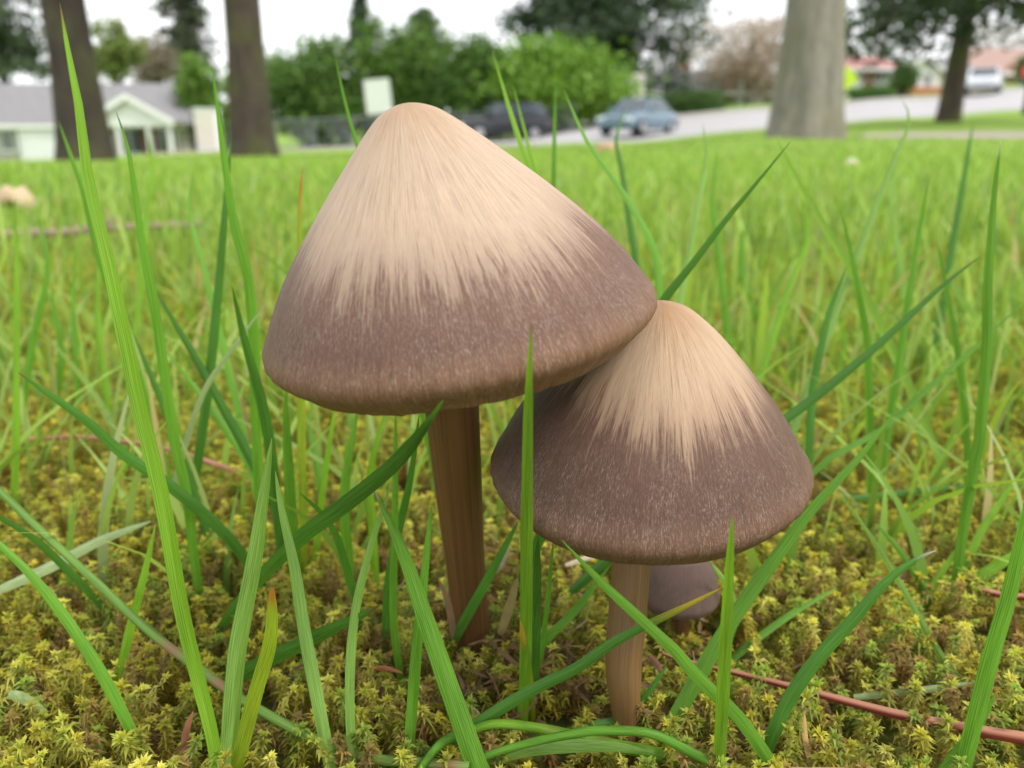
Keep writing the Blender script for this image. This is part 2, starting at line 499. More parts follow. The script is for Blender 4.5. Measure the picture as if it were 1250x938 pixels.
def build_ground():
    q = np.linspace(-1, 1, 301)
    ax = np.sinh(q * 10.3) / np.sinh(10.3) * 420
    ay = np.sinh(np.linspace(-0.86, 1, 341) * 10.3) / np.sinh(10.3) * 420 + 0.09
    X, Y = np.meshgrid(ax, ay, indexing='ij')
    Z = T(X, Y)
    V = np.stack([X, Y, Z], -1).reshape(-1, 3)
    me = fast_mesh('ground', V, [grid_faces(*X.shape)])
    m, t, p = new_mat('lawn_ground')
    g = N(t, 'ShaderNodeNewGeometry')
    sx = N(t, 'ShaderNodeSeparateXYZ'); t.links.new(g.outputs['Position'], sx.inputs[0])
    ln = N(t, 'ShaderNodeVectorMath', operation='LENGTH'); t.links.new(g.outputs['Position'], ln.inputs[0])
    n1 = N(t, 'ShaderNodeTexNoise', Scale=140.0, Detail=6.0); t.links.new(g.outputs['Position'], n1.inputs['Vector'])
    n2 = N(t, 'ShaderNodeTexNoise', Scale=2.2, Detail=8.0, Roughness=0.7); t.links.new(g.outputs['Position'], n2.inputs['Vector'])
    soil = ramp(t, n1.outputs['Fac'], [(0.3, (0.05, 0.034, 0.015)), (0.6, (0.12, 0.14, 0.03)), (0.75, (0.19, 0.23, 0.05))])
    turf = ramp(t, n2.outputs['Fac'], [(0.3, (0.15, 0.25, 0.04)), (0.55, (0.21, 0.33, 0.055)), (0.75, (0.28, 0.33, 0.08))])
    k = ramp(t, N(t, 'ShaderNodeMath', operation='MULTIPLY').outputs[0], [(0.25, (0, 0, 0)), (0.8, (1, 1, 1))])
    mul = [n for n in t.nodes if n.type == 'MATH'][-1]; mul.inputs[1].default_value = 0.7
    t.links.new(ln.outputs['Value'], mul.inputs[0])
    mxx = N(t, 'ShaderNodeMixRGB')
    t.links.new(k.outputs[0], mxx.inputs[0]); t.links.new(soil.outputs[0], mxx.inputs[1]); t.links.new(turf.outputs[0], mxx.inputs[2])
    t.links.new(mxx.outputs[0], p.inputs['Base Color'])
    p.inputs['Roughness'].default_value = 1.0
    p.inputs['Specular IOR Level'].default_value = 0.1
    b = N(t, 'ShaderNodeBump', Strength=0.6, Distance=0.004)
    t.links.new(n1.outputs['Fac'], b.inputs['Height']); t.links.new(b.outputs[0], p.inputs['Normal'])
    o = link_mesh('ground', me, m, smooth=True)
    o['kind'] = 'structure'
build_ground()

def strip_on_ground(name, near, far, mat, lift=0.03, nx=90, ny=10, skirt=0.3):
    """near, far: lists of (px, Y) edges, laid over the terrain"""
    near, far = np.array(near, float), np.array(far, float)
    pxs = np.linspace(near[0, 0], near[-1, 0], nx)
    yn = np.interp(pxs, near[:, 0], near[:, 1]); yf = np.interp(pxs, far[:, 0], far[:, 1])
    k = np.linspace(0, 1, ny)
    Y = yn[:, None] * (1 - k) + yf[:, None] * k
    X = (pxs[:, None] - 625) / F * 0.957 * Y
    Z = T(X, Y) + lift
    Z[:, 0] -= skirt; Z[:, -1] -= skirt
    Y[:, 0] = Y[:, 1] - 0.02; Y[:, -1] = Y[:, -2] + 0.02
    me = fast_mesh(name, np.stack([X, Y, Z], -1).reshape(-1, 3), [grid_faces(*X.shape)])
    o = link_mesh(name, me, mat)
    o['kind'] = 'structure'
    return o
strip_on_ground('road', [(330, 40), (560, 37), (660, 30.5), (760, 29), (1000, 30), (1250, 31), (1900, 32)],
                [(330, 43), (560, 45), (660, 48), (760, 50), (1000, 50), (1250, 51), (1900, 52)], M['asphalt'], 0.04, 120, 24)
strip_on_ground('kerb', [(640, 50.2), (760, 50.2), (1000, 50.2), (1250, 51.2), (1900, 52.2)],
                [(640, 50.5), (760, 50.5), (1000, 50.5), (1250, 51.5), (1900, 52.5)], M['concrete'], 0.16, 80, 4)
strip_on_ground('footpath', [(1045, 10.6), (1100, 10.2), (1250, 10.0), (1900, 9.0)],
                [(1045, 10.9), (1100, 12.2), (1250, 12.6), (1900, 12.0)], M['gravel'], 0.012, 60, 8, 0.06)
strip_on_ground('pavement', [(180, 35.5), (330, 36), (560, 34), (655, 29.9)],
                [(180, 38), (330, 38.5), (560, 36.6), (655, 30.2)], M['gravel'], 0.05, 50, 6)

# ------------------------------------------------------------------ background: trees and shrubs
def leaves_mesh(name, C, size, cols, flat=0.0, aspect=0.5):
    """one folded diamond leaf per centre"""
    n = len(C)
    d = rng.normal(size=(n, 3)); d[:, 2] *= (1 - flat)
    d /= np.linalg.norm(d, axis=1)[:, None]
    e = rng.normal(size=(n, 3)); e -= d * (e * d).sum(1)[:, None]
    e /= np.linalg.norm(e, axis=1)[:, None]
    s = size * rng.uniform(0.6, 1.35, n)[:, None]
    V = np.stack([C - d * s * .5, C + e * s * aspect * .5, C + d * s * .5, C - e * s * aspect * .5], 1).reshape(-1, 3)
    f = np.arange(n)[:, None] * 4 + np.array([[0, 1, 2, 3]])
    return fast_mesh(name, V, [f], np.repeat(cols, 4, 0))

def leaf_cols(n, a, b, sd=0.18):
    k = rng.random(n)[:, None]
    c = np.array(a) * (1 - k) + np.array(b) * k
    return np.clip(c * (1 + sd * rng.normal(size=(n, 1))), 0.004, 1)

def clump_points(center, rad, nclump, nleaf, clump=0.34, hollow=0.35):
    """leaf centres in clumps spread over an ellipsoid's volume, denser to the outside"""
    d = rng.normal(size=(nclump, 3)); d /= np.linalg.norm(d, axis=1)[:, None]
    r = hollow + (1 - hollow) * rng.random(nclump) ** 0.5
    cc = d * r[:, None]
    idx = rng.integers(0, nclump, nleaf)
    cs = clump * rng.uniform(0.55, 1.25, nclump)
    p = cc[idx] + rng.normal(size=(nleaf, 3)) * cs[idx][:, None] * 0.5
    return np.array(center) + p * np.array(rad), idx

def shrub(px0, px1, py0, Y, ca, cb, label, n=5200, leaf=0.36, name='shrub', cat='shrub', group=None, nclump=60, sink=0.02):
    """rounded shrub covering px0..px1 whose top is at row py0, growing at distance Y"""
    pxc = (px0 + px1) / 2
    g = at_ground(pxc, Y)
    top = W(pxc, py0, Y)[2]
    h = top - g[2]
    rx = (px1 - px0) / 2 / F * Y
    root = empty(name, g)
    C, idx = clump_points((0, 0, h * 0.50), (rx * 0.92, rx * 0.8, h * 0.49), nclump, int(n * 1.5), .36, .1)
    C = C[C[:, 2] > 0.05]
    C[:, 2] = np.minimum(C[:, 2], h * 1.04)
    cols = leaf_cols(len(C), ca, cb)
    link_mesh('crown', leaves_mesh('crown', C, leaf, cols), M['foliage'], root)
    mb = MB()
    for k in range(5):
        a = k * 1.26 + 0.4
        mb.tube([(0.12 * math.cos(a), 0.12 * math.sin(a), -0.2), (rx * .2 * math.cos(a), rx * .2 * math.sin(a), h * .35), (rx * .45 * math.cos(a), rx * .45 * math.sin(a), h * .75)], [0.09, 0.06, 0.02], 6)
    mb.build('trunk', M['bark'], root)
    tag(root, label, cat, group)
    return root

LG = 'tall laurel shrubs behind the chain-link fence'
shrub(222, 292, 72, 44, (0.10, 0.19, 0.03), (0.17, 0.29, 0.05), 'light green rounded shrub beside the mossy brown tree trunk', 3600)
shrub(300, 462, 46, 47, (0.06, 0.125, 0.025), (0.13, 0.235, 0.045), 'tall mid green laurel shrub behind the chain-link fence', 8000, nclump=90)
shrub(425, 560, 22, 48, (0.065, 0.135, 0.025), (0.14, 0.25, 0.045), 'tallest laurel shrub, rising behind the white sign', 8000, nclump=90)
shrub(528, 640, 48, 46.5, (0.055, 0.12, 0.025), (0.12, 0.22, 0.04), 'dark green laurel shrub right behind the black parked vehicle', 6500, nclump=70)
shrub(596, 768, 48, 45, (0.11, 0.22, 0.025), (0.20, 0.36, 0.045), 'bright yellow-green rounded shrub between black vehicle and blue car', 9500, nclump=95)
shrub(784, 892, 111, 54, (0.045, 0.10, 0.025), (0.09, 0.17, 0.04), 'low dark green hedge in front of the grey-roofed house', 4200, 0.2, 'hedge', 'hedge', nclump=50)
shrub(1076, 1110, 76, 55, (0.05, 0.11, 0.025), (0.10, 0.18, 0.04), 'upright green shrub beside the white gabled house', 1800, 0.2)
shrub(1026, 1084, 106, 53, (0.05, 0.12, 0.02), (0.09, 0.19, 0.035), 'low clipped green hedge below the yellow-green sign', 2600, 0.18, 'hedge', 'hedge')
shrub(1226, 1262, 66, 60, (0.07, 0.11, 0.04), (0.12, 0.17, 0.05), 'dull green shrub by the brown-roofed house', 1800, 0.22)

def tree_trunk(pxb, Y, pxt_top, w_base, w_top, height, mat, label, name='pine_tree', crown=None, lean=0.0, seed=0):
    """trunk of w_base px at the ground; height in metres"""
    g = at_ground(pxb, Y)
    r0 = w_base / 2 / F * Y * 0.965; r1 = w_top / 2 / F * Y * 0.965
    top_in_view = 0.12 * Y
    root = empty(name, g)
    n, S = 22, 40
    zs = np.concatenate([np.linspace(-0.15, top_in_view, 26), np.linspace(top_in_view, height, 15)[1:]])
    rs = np.interp(zs, [-0.15, 0.0, 0.3, top_in_view, height], [r0 * 1.22, r0 * 1.1, r0 * 0.98, r1, r1 * 0.35])
    th = np.linspace(0, 2 * np.pi, n, endpoint=False)
    off = np.stack([lean * zs, 0 * zs], 1) + 0.02 * np.stack([np.sin(zs * 0.9 + seed), np.cos(zs * 0.7 + seed)], 1)
    rad = rs[:, None] * (1 + 0.05 * np.sin(th * 3 + seed)[None] + 0.035 * np.sin(th * 7 + zs[:, None] * 1.3 + seed)
                         + 0.10 * np.exp(-np.maximum(zs, 0)[:, None] * 3.5) * np.cos(th * 5 + seed)[None])
    V = np.stack([off[:, :1] + rad * np.cos(th), off[:, 1:] + rad * np.sin(th), np.repeat(zs[:, None], n, 1)], -1).reshape(-1, 3)
    i, j = np.meshgrid(np.arange(len(zs) - 1), np.arange(n), indexing='ij')
    a = (i * n + j).ravel(); b = (i * n + (j + 1) % n).ravel()
    link_mesh('trunk', fast_mesh('trunk', V, [np.stack([a, b, b + n, a + n], 1)]), mat, root, True)
    rr = np.random.default_rng(seed + 50)
    mb = MB(); P = []
    nb = crown.get('n', 26)
    for k in range(nb):
        z0 = crown['z0'] + (height - crown['z0']) * (k / nb)
        aa = rr.uniform(0, 2 * np.pi)
        L = crown['r'] * (1 - 0.65 * k / nb) * rr.uniform(0.7, 1.15)
        dz = crown.get('droop', -0.25) * L
        x0 = lean * z0
        q = np.array([[x0, 0, z0], [x0 + L * .5 * math.cos(aa), L * .5 * math.sin(aa), z0 + dz * .2], [x0 + L * math.cos(aa), L * math.sin(aa), z0 + dz]])
        mb.tube(q, [0.07, 0.045, 0.012], 5)
        m = int(crown.get('leaf', 170))
        tt = rr.uniform(0.25, 1.05, m)
        c = q[0] * ((1 - tt) ** 2)[:, None] + 2 * q[1] * (tt * (1 - tt))[:, None] + q[2] * (tt ** 2)[:, None]
        P.append(c + rr.normal(size=(m, 3)) * np.array([0.42, 0.42, 0.26]) * (0.5 + 0.6 * L / crown['r']) - np.array([0, 0, 0.22]))
    mb.build('limbs', mat, root)
    P = np.vstack(P)
    link_mesh('crown', leaves_mesh('crown', P, crown.get('size', 0.26), leaf_cols(len(P), crown['a'], crown['b']), 0.0, 0.35), M['foliage'], root)
    tag(root, label, 'tree')
    return root

DK = dict(a=(0.03, 0.055, 0.025), b=(0.06, 0.10, 0.035))
tree_trunk(101, 12.0, 72, 62, 50, 13, M['bark'], 'dark brown conifer trunk in front of the grey-roofed white house', crown=dict(z0=4.2, r=3.0, n=22, **DK), seed=1)
tree_trunk(311, 13.0, 296, 54, 43, 14, M['bark2'], 'mossy brown conifer trunk in front of the chain-link fence', crown=dict(z0=4.6, r=3.0, n=22, **DK), seed=4)
tree_trunk(977, 10.0, 998, 84, 67, 12, M['bark_grey'], 'stout pale grey trunk in front of the road', name='maple_tree',
           crown=dict(z0=4.4, r=3.2, n=18, a=(0.10, 0.14, 0.03), b=(0.16, 0.2, 0.05), droop=0.3), seed=8)
tree_trunk(1156, 16.0, 1173, 27, 19, 12, M['bark2'], 'slim dark mossy trunk between the road and the footpath',
           crown=dict(z0=1.95, r=3.0, n=56, leaf=420, droop=-0.16, size=.23, a=(.02, .036, .018), b=(.045, .07, .028)), seed=12)
tree_trunk(1252, 21.0, 1245, 20, 18, 12, M['bark'], 'dark conifer trunk beside the brown-roofed house',
           crown=dict(z0=3.5, r=3.6, n=26, leaf=200, droop=-0.15, **DK), seed=15)

def far_conifer(pxc, halfw, py_top, py_bot, Y, ca, cb, label, n=5000, leaf=0.35, seed=0, taper=1.0, name='fir_tree'):
    g = at_ground(pxc, Y)
    zt = W(pxc, py_top, Y)[2] - g[2]; zb = W(pxc, py_bot, Y)[2] - g[2]
    R = halfw / F * Y
    root = empty(name, g)
    MB().tube([(0, 0, -0.3), (0.05, 0, zt * .5), (0, 0, zt)], [0.35, 0.22, 0.03], 8).build('trunk', M['bark'], root)
    rr = np.random.default_rng(seed)
    nb = 70
    P = []; mb = MB()
    for k in range(nb):
        f = (k + rr.random()) / nb
        z0 = zb + (zt - zb) * f
        L = R * ((1 - f) ** taper * 0.9 + 0.12) * rr.uniform(0.65, 1.15)
        a = rr.uniform(0, 2 * np.pi)
        m = n // nb
        tt = rr.uniform(0.1, 1.0, m)
        x = np.stack([np.cos(a) * L * tt, np.sin(a) * L * tt, z0 - 0.28 * L * tt ** 2], 1)
        P.append(x + rr.normal(size=(m, 3)) * (0.10 * L + 0.12) * np.array([1, 1, 0.6]))
        mb.tube([(0, 0, z0), (np.cos(a) * L * .9, np.sin(a) * L * .9, z0 - .25 * L)], [0.05, 0.015], 4)
    mb.build('limbs', M['bark'], root)
    P = np.vstack(P)
    link_mesh('crown', leaves_mesh('crown', P, leaf, leaf_cols(len(P), ca, cb), 0.2, 0.4), M['foliage'], root)
    tag(root, label, 'tree')
D1, D2 = (0.035, 0.065, 0.035), (0.07, 0.11, 0.055)
far_conifer(728, 122, -260, 92, 56, D1, D2, 'massive dark conifer towering behind the yellow-green shrub', 42000, 0.5, 3, 0.55)
far_conifer(448, 26, -10, 60, 66, D1, D2, 'narrow dark fir top showing above the laurel shrubs', 2500, 0.4, 5)
far_conifer(520, 56, 12, 80, 64, (0.05, 0.09, 0.035), (0.09, 0.15, 0.05), 'short green fir peeking over the tallest laurel shrub', 3000, 0.4, 6, 0.7)
far_conifer(18, 62, -120, 84, 60, (0.05, 0.08, 0.045), (0.09, 0.13, 0.06), 'hazy dark conifer behind the roof of the white house', 14000, 0.45, 7, 0.6)
far_conifer(238, 46, -90, 92, 62, (0.055, 0.075, 0.045), (0.09, 0.11, 0.06), 'ragged dark conifer behind the light green rounded shrub', 6500, 0.44, 9, 0.7)

def leafy_tree(pxc, halfw, py_top, py_bot, Y, ca, cb, label, n, leaf, ncl=40, name='deciduous_tree', hollow=0.2):
    g = at_ground(pxc, Y)
    zt = W(pxc, py_top, Y)[2] - g[2]; zb = W(pxc, py_bot, Y)[2] - g[2]
    R = halfw / F * Y
    root = empty(name, g)
    C, idx = clump_points((0, 0, (zt + zb) / 2), (R, R * .8, (zt - zb) / 2), ncl, n, 0.4, hollow)
    link_mesh('crown', leaves_mesh('crown', C, leaf, leaf_cols(len(C), ca, cb), 0, 0.4), M['foliage'], root)
    MB().tube([(0, 0, -0.3), (0.1, 0, zb * .7), (0, 0, (zt + zb) / 2)], [0.22, 0.17, 0.08], 8).build('trunk', M['bark'], root)
    mb = MB(); rr = np.random.default_rng(int(pxc))
    for k in range(26):
        q = C[rr.integers(0, len(C))]
        z0 = rr.uniform(zb * .6, (zt + zb) * .5)
        mb.tube([(0, 0, z0), q * .55 + np.array([0, 0, z0 * .45]), q], [0.08, 0.05, 0.02], 5)
    mb.build('limbs', M['bark'], root)
    tag(root, label, 'tree')
leafy_tree(152, 30, 28, 96, 54, (0.13, 0.19, 0.04), (0.22, 0.28, 0.07), 'yellow-green budding tree behind the grey roof', 3000, 0.34)
leafy_tree(198, 34, 40, 112, 58, (0.20, 0.165, 0.13), (0.30, 0.26, 0.2), 'brownish leafless thin tree behind the white porch gable', 3600, 0.3, 40)
leafy_tree(905, 68, 16, 118, 66, (0.30, 0.22, 0.18), (0.44, 0.34, 0.27), 'pinkish beige budding tree behind the stout pale trunk', 12000, 0.26, 80)
leafy_tree(826, 26, 20, 100, 70, (0.17, 0.16, 0.13), (0.26, 0.24, 0.19), 'thin grey leafless tree beside the massive dark conifer', 1000, 0.26, 22)
leafy_tree(1215, 60, 22, 92, 84, (0.16, 0.13, 0.10), (0.25, 0.2, 0.16), 'dull brown tree far behind the brown-roofed house', 2600, 0.34, 40)
leafy_tree(1048, 34, 40, 110, 84, (0.10, 0.11, 0.07), (0.17, 0.17, 0.10), 'muted green tree far behind the pink-roofed house', 1800, 0.34, 30)

# ------------------------------------------------------------------ background: houses
def win(parent, x, y, z, w, h, face=-1):
    """window set 3 cm proud of a wall whose outside faces -y"""
    fr = MB()
    b = 0.09
    fr.box((x, y - 0.03, z + h / 2 - b / 2), (w, 0.08, b)); fr.box((x, y - 0.03, z - h / 2 + b / 2), (w + 0.1, 0.12, b))
    fr.box((x - w / 2 + b / 2, y - 0.03, z), (b, 0.08, h - 2 * b)); fr.box((x + w / 2 - b / 2, y - 0.03, z), (b, 0.08, h - 2 * b))
    fr.box((x, y - 0.025, z), (0.06, 0.06, h - 2 * b))
    o = fr.build('window', M['trim'], parent)
    MB().box((x, y - 0.012, z), (w - 2 * b, 0.03, h - 2 * b)).build('pane', M['glass'], o)

def door(parent, x, y, z0, w, h, mat):
    o = MB().box((x, y - 0.03, z0 + h / 2), (w, 0.08, h)).build('door', mat, parent)
    MB().box((x + w * 0.38, y - 0.10, z0 + h * 0.48), (0.05, 0.06, 0.16)).build('handle', M['metal'], o)

def garage(parent, x, y, z0, w, h):
    o = MB().box((x, y - 0.02, z0 + h / 2), (w, 0.06, h)).build('garage_door', M['trim'], parent)
    for k in range(4):
        MB().box((x, y - 0.06, z0 + h * (k + .5) / 4), (w * 0.96, 0.04, h / 4 - 0.05)).build('panel', M['white'], o)

def ridge_x_roof(parent, x0, x1, y0, y1, z, rise, mat, ov=0.45, th=0.14):
    yc = (y0 + y1) / 2
    mb = MB()
    s = rise / (yc - y0)
    for sg, ye in ((1, y0), (-1, y1)):
        a = (x0 - ov, ye - sg * ov, z - s * ov); b = (x1 + ov, ye - sg * ov, z - s * ov)
        c = (x1 + ov, yc, z + rise); d = (x0 - ov, yc, z + rise)
        vs = [a, b, c, d] + [(p[0], p[1], p[2] + th) for p in (a, b, c, d)]
        mb.add(vs, [(0, 3, 2, 1), (4, 5, 6, 7), (0, 1, 5, 4), (1, 2, 6, 5), (2, 3, 7, 6), (3, 0, 4, 7)])
    o = mb.build('roof', mat, parent)
    MB().box(((x0 + x1) / 2, y0 - ov - 0.06, z - s * ov + 0.04), (x1 - x0 + 2 * ov, 0.1, 0.18)).build('gutter', M['trim'], o)
    return o

def ridge_y_roof(parent, x0, x1, y0, y1, z, rise, mat, ov=0.4, th=0.14):
    xc = (x0 + x1) / 2
    s = rise / (xc - x0)
    mb = MB()
    for sg, xe in ((1, x0), (-1, x1)):
        a = (xe - sg * ov, y0 - ov, z - s * ov); b = (xe - sg * ov, y1, z - s * ov)
        c = (xc, y1, z + rise); d = (xc, y0 - ov, z + rise)
        vs = [a, b, c, d] + [(p[0], p[1], p[2] + th) for p in (a, b, c, d)]
        mb.add(vs, [(0, 1, 2, 3), (7, 6, 5, 4), (0, 4, 5, 1), (1, 5, 6, 2), (2, 6, 7, 3), (3, 7, 4, 0)])
    o = mb.build('roof', mat, parent)
    mb = MB()
    for sg, xe in ((1, x0), (-1, x1)):
        mb.add([(xe - sg * ov, y0 - ov - .05, z - s * ov - .1), (xc, y0 - ov - .05, z + rise - .1), (xc, y0 - ov - .05, z + rise + .17), (xe - sg * ov, y0 - ov - .05, z - s * ov + .17)], [(0, 1, 2, 3)])
    mb.build('fascia', M['trim'], o)
    return o

def px_w(px, Y): return px / F * Y * 0.957

def house_left():
    Y = 42.0
    g = at_ground(100, Y); g[2] = W(100, 197, Y)[2]
    R = empty('house', g)
    def X(px): return (px - 100) / F * Y * 0.957
    def Z(py): return W(100, py, Y)[2] - g[2]
    xl, xr = X(-150), X(222)
    ze = Z(150)
    MB().box(((xl + xr) / 2, 3.7, ze / 2 - .3), (xr - xl, 7.4, ze + .6)).build('wall', M['greige'], R)
    rf = ridge_x_roof(R, xl, xr, 0, 7.4, ze, Z(97) - ze - .1, M['roof'])
    for s in (xl, xr):
        MB().add([(s, 0, ze), (s, 7.4, ze), (s, 3.7, Z(97) - .15)], [(0, 1, 2)]).build('gable_wall', M['greige'], R)
    # white garage front
    MB().box((X(52), -0.15, Z(154) / 2 - .15), (px_w(50, Y), 0.3, Z(154) + .3)).build('garage_wall', M['white'], R)
    garage(R, X(52), -0.3, 0.0, px_w(38, Y), Z(162))
    win(R, X(10), 0, Z(172), px_w(20, Y), 1.1); win(R, X(-50), 0, Z(172), 1.6, 1.1)
    # porch with white gable
    px0, px1 = X(141), X(233)
    zp = Z(149)
    MB().prism([(px0 + .1, zp), (px1 - .1, zp), ((px0 + px1) / 2, Z(124))], -2.2, -2.05).build('porch_gable', M['white'], R)
    ridge_y_roof(R, px0, px1, -2.2, 2.5, zp, Z(122) - zp, M['roof'], 0.25)
    MB().box(((px0 + px1) / 2, -2.1, zp - .12), (px1 - px0, 0.2, 0.24)).build('beam', M['trim'], R)
    for x in (px0 + .15, X(170), X(205), px1 - .15):
        MB().box((x, -2.1, (zp - .24) / 2 - .1), (0.16, 0.16, zp - .24 + .2)).build('porch_post', M['trim'], R)
    MB().box(((px0 + px1) / 2, -1.1, 0.05), (px1 - px0, 2.3, 0.2)).build('porch_floor', M['concrete'], R)
    win(R, X(160), 0, Z(172), 1.0, 1.3); door(R, X(182), 0, 0.1, 0.95, 2.0, M['wood']); win(R, X(205), 0, Z(172), 1.0, 1.3)
    tag(R, 'white and grey single-storey house with grey roof and white porch gable', 'house')
house_left()

def simple_house(name_px, Y, px0, px1, py_base, py_eave, py_ridge, wall, roof, label, ridge='x', depth=7.0, wins=(), doors=(), gar=None, plinth=None, chimney=None):
    g = at_ground(name_px, Y); g[2] = W(name_px, py_base, Y)[2]
    R = empty('house', g)
    def X(px): return (px - name_px) / F * Y * 0.957
    def Z(py): return W(name_px, py, Y)[2] - g[2]
    x0, x1, ze, zr = X(px0), X(px1), Z(py_eave), Z(py_ridge)
    MB().box(((x0 + x1) / 2, depth / 2, ze / 2 - .75), (x1 - x0, depth, ze + 1.5)).build('wall', wall, R)
    if ridge == 'x':
        rf = ridge_x_roof(R, x0, x1, 0, depth, ze, zr - ze, roof)
        for s in (x0, x1):
            MB().add([(s, 0, ze), (s, depth, ze), (s, depth / 2, zr - .1)], [(0, 1, 2)]).build('gable_wall', wall, R)
    else:
        rf = ridge_y_roof(R, x0, x1, 0, depth, ze, zr - ze, roof)
        MB().prism([(x0 + .02, ze), (x1 - .02, ze), ((x0 + x1) / 2, zr - .1)], 0.0, depth - .1).build('gable_wall', wall, R)
    for a, b, w, h in wins: win(R, X(a), 0, Z(b), px_w(w, Y), h)
    for a, w, h in doors: door(R, X(a), 0, 0.05, w, h, M['wood'])
    if gar: garage(R, X(gar[0]), 0, 0, px_w(gar[1], Y), gar[2])
    if plinth: MB().box(((X(plinth[0]) + X(plinth[1])) / 2, -0.3, Z(plinth[2]) / 2 - .3), (X(plinth[1]) - X(plinth[0]), 0.6, Z(plinth[2]) + .6)).build('planter_wall', M['brick'], R)
    if chimney: MB().box((X(chimney), depth * .6, zr), (0.7, 0.7, 1.4)).build('chimney', M['brick'], rf)
    return tag(R, label, 'house')
simple_house(860, 66, 778, 945, 130, 112, 84, M['greige'], M['roof'], 'low house with grey roof and white garage door behind the low hedge', wins=((815, 121, 18, 1.0), (860, 121, 22, 1.0)), doors=((885, .9, 1.9),), gar=(912, 30, 1.9), chimney=845)
simple_house(1052, 62, 1020, 1080, 114, 84, 66, M['white'], M['roof_red'], 'white house with dusty red roof behind the yellow-green sign', wins=((1040, 92, 12, 1.1), (1062, 92, 12, 1.1)), doors=((1052, .9, 1.9),))
simple_house(1112, 60, 1088, 1136, 114, 86, 72, M['white'], M['roof'], 'white gabled house with brick planter wall beside the slim trunk', ridge='y', wins=((1102, 98, 14, 1.0), (1122, 98, 10, 1.0)), plinth=(1086, 1158, 107))
simple_house(1150, 68, 1134, 1176, 110, 88, 66, M['cream'], M['roof'], 'pale grey-roofed house wing behind the slim dark trunk', wins=((1146, 99, 10, 1.0), (1168, 99, 8, 1.0)), depth=8)
simple_house(1225, 72, 1180, 1290, 104, 88, 56, M['cream'], M['roof_brown'], 'house with wide pinkish brown roof beyond the parked white car', wins=((1200, 95, 14, .9), (1240, 95, 14, .9)), doors=((1222, .9, 1.6),))

# ------------------------------------------------------------------ fence, signs, post
def fence():
    Y = 40.0
    a, b = at_ground(338, Y), at_ground(700, 42.5)
    R = empty('chain_link_fence', a)
    n = 8
    H = 1.35
    pts = [a + (b - a) * k / n for k in range(n + 1)]
    for q in pts: q[2] = Tz(q[0], q[1])
    loc = [q - a for q in pts]
    for q in loc:
        MB().tube([q + (0, 0, -.2), q + (0, 0, H + .05)], 0.035, 8).build('post', M['metal'], R)
    for k in range(n):
        MB().tube([loc[k] + (0, 0, H), loc[k + 1] + (0, 0, H)], 0.028, 6).build('top_rail', M['metal'], R)
        mb = MB(); L = loc[k + 1] - loc[k]; m = int(np.linalg.norm(L) / 0.11)
        for i in range(m):
            for sg in (0, 1):
                p0 = loc[k] + L * (i / m) + np.array([0, 0.0, 0.05 if sg else H]); f1 = min(1, i / m + H * .8 / np.linalg.norm(L))
                p1 = loc[k] + L * f1 + np.array([0, 0.012, H if sg else 0.05])
                mb.tube([p0, p1], 0.005, 3, False)
        mb.build('wire_mesh', M['metal'], R)
    tag(R, 'grey chain-link fence with top rail in front of the laurel shrubs', 'fence')
fence()

def board_sign(px, py0, py1, wpx, Y, mat, label, name='sign', tilt=0.0, shape='rect', bar=True):
    g = at_ground(px, Y)
    R = empty(name, g)
    z0, z1 = W(px, py1, Y)[2] - g[2], W(px, py0, Y)[2] - g[2]
    w = px_w(wpx, Y)
    MB().tube([(0, 0.03, -.3), (0, 0.03, z1 - .05)], 0.03, 8).build('post', M['metal'], R)
    mb = MB(); zc, h = (z0 + z1) / 2, z1 - z0
    if shape == 'rect': poly = [(-w / 2, z0), (w / 2, z0), (w / 2, z1), (-w / 2, z1)]
    elif shape == 'diamond': poly = [(0, z0), (h / 2, zc), (0, z1), (-h / 2, zc)]
    else: poly = [(h / 2 * math.cos(math.pi / 8 + k * math.pi / 4), zc + h / 2 * math.sin(math.pi / 8 + k * math.pi / 4)) for k in range(8)]
    ct, st = math.cos(tilt), math.sin(tilt)
    poly = [(x * ct - (z - zc) * st, zc + x * st + (z - zc) * ct) for x, z in poly]
    mb.prism(poly, -0.02, -0.005)
    mb.build('panel', mat, R)
    for z in (z0 + h * .25, z1 - h * .25):
        MB().box((0, 0.0, z), (0.09, 0.02, 0.04)).build('bracket', M['metal'], R)
    tag(R, label, 'sign')
board_sign(464, 97, 139, 31, 20, M['white'], 'white rectangular sign on a metal post in front of the laurels', tilt=0.08)
board_sign(1024, 80, 113, 30, 30, M['yellow'], 'fluorescent yellow-green diamond sign half behind the stout pale trunk', shape='diamond')
board_sign(1241, 78, 97, 12, 56, M['red'], 'small red octagonal sign near the brown-roofed house', shape='oct')

def utility_box():
    Y = 38; g = at_ground(256, Y); R = empty('utility_cabinet', g)
    z = W(256, 133, Y)[2] - g[2]; w = px_w(25, Y)
    MB().box((0, 0, z / 2 - .1), (w, 0.7, z + .1)).build('cabinet', M['white'], R)
    MB().box((0, 0, z - .02), (w + .1, 0.8, 0.07)).build('lid', M['trim'], R)
    MB().box((0, -.36, z / 2), (w * .84, .03, z * .8)).build('door', M['cream'], R)
    tag(R, 'tall white cabinet between porch and mossy trunk', 'cabinet')
utility_box()
def mailbox_post():
    Y = 50; g = at_ground(773, Y); R = empty('notice_post', g)
    z1, z0 = W(773, 90, Y)[2] - g[2], W(773, 124, Y)[2] - g[2]
    MB().box((0, 0, z1 / 2 - .3), (0.16, 0.16, z1 + .4)).build('post', M['wood'], R)
    MB().box((0, -.12, (z0 + z1) / 2), (px_w(20, Y), .06, z1 - z0)).build('board', M['cream'], R)
    tag(R, 'pale notice board on a post behind the blue car', 'notice board')
mailbox_post()

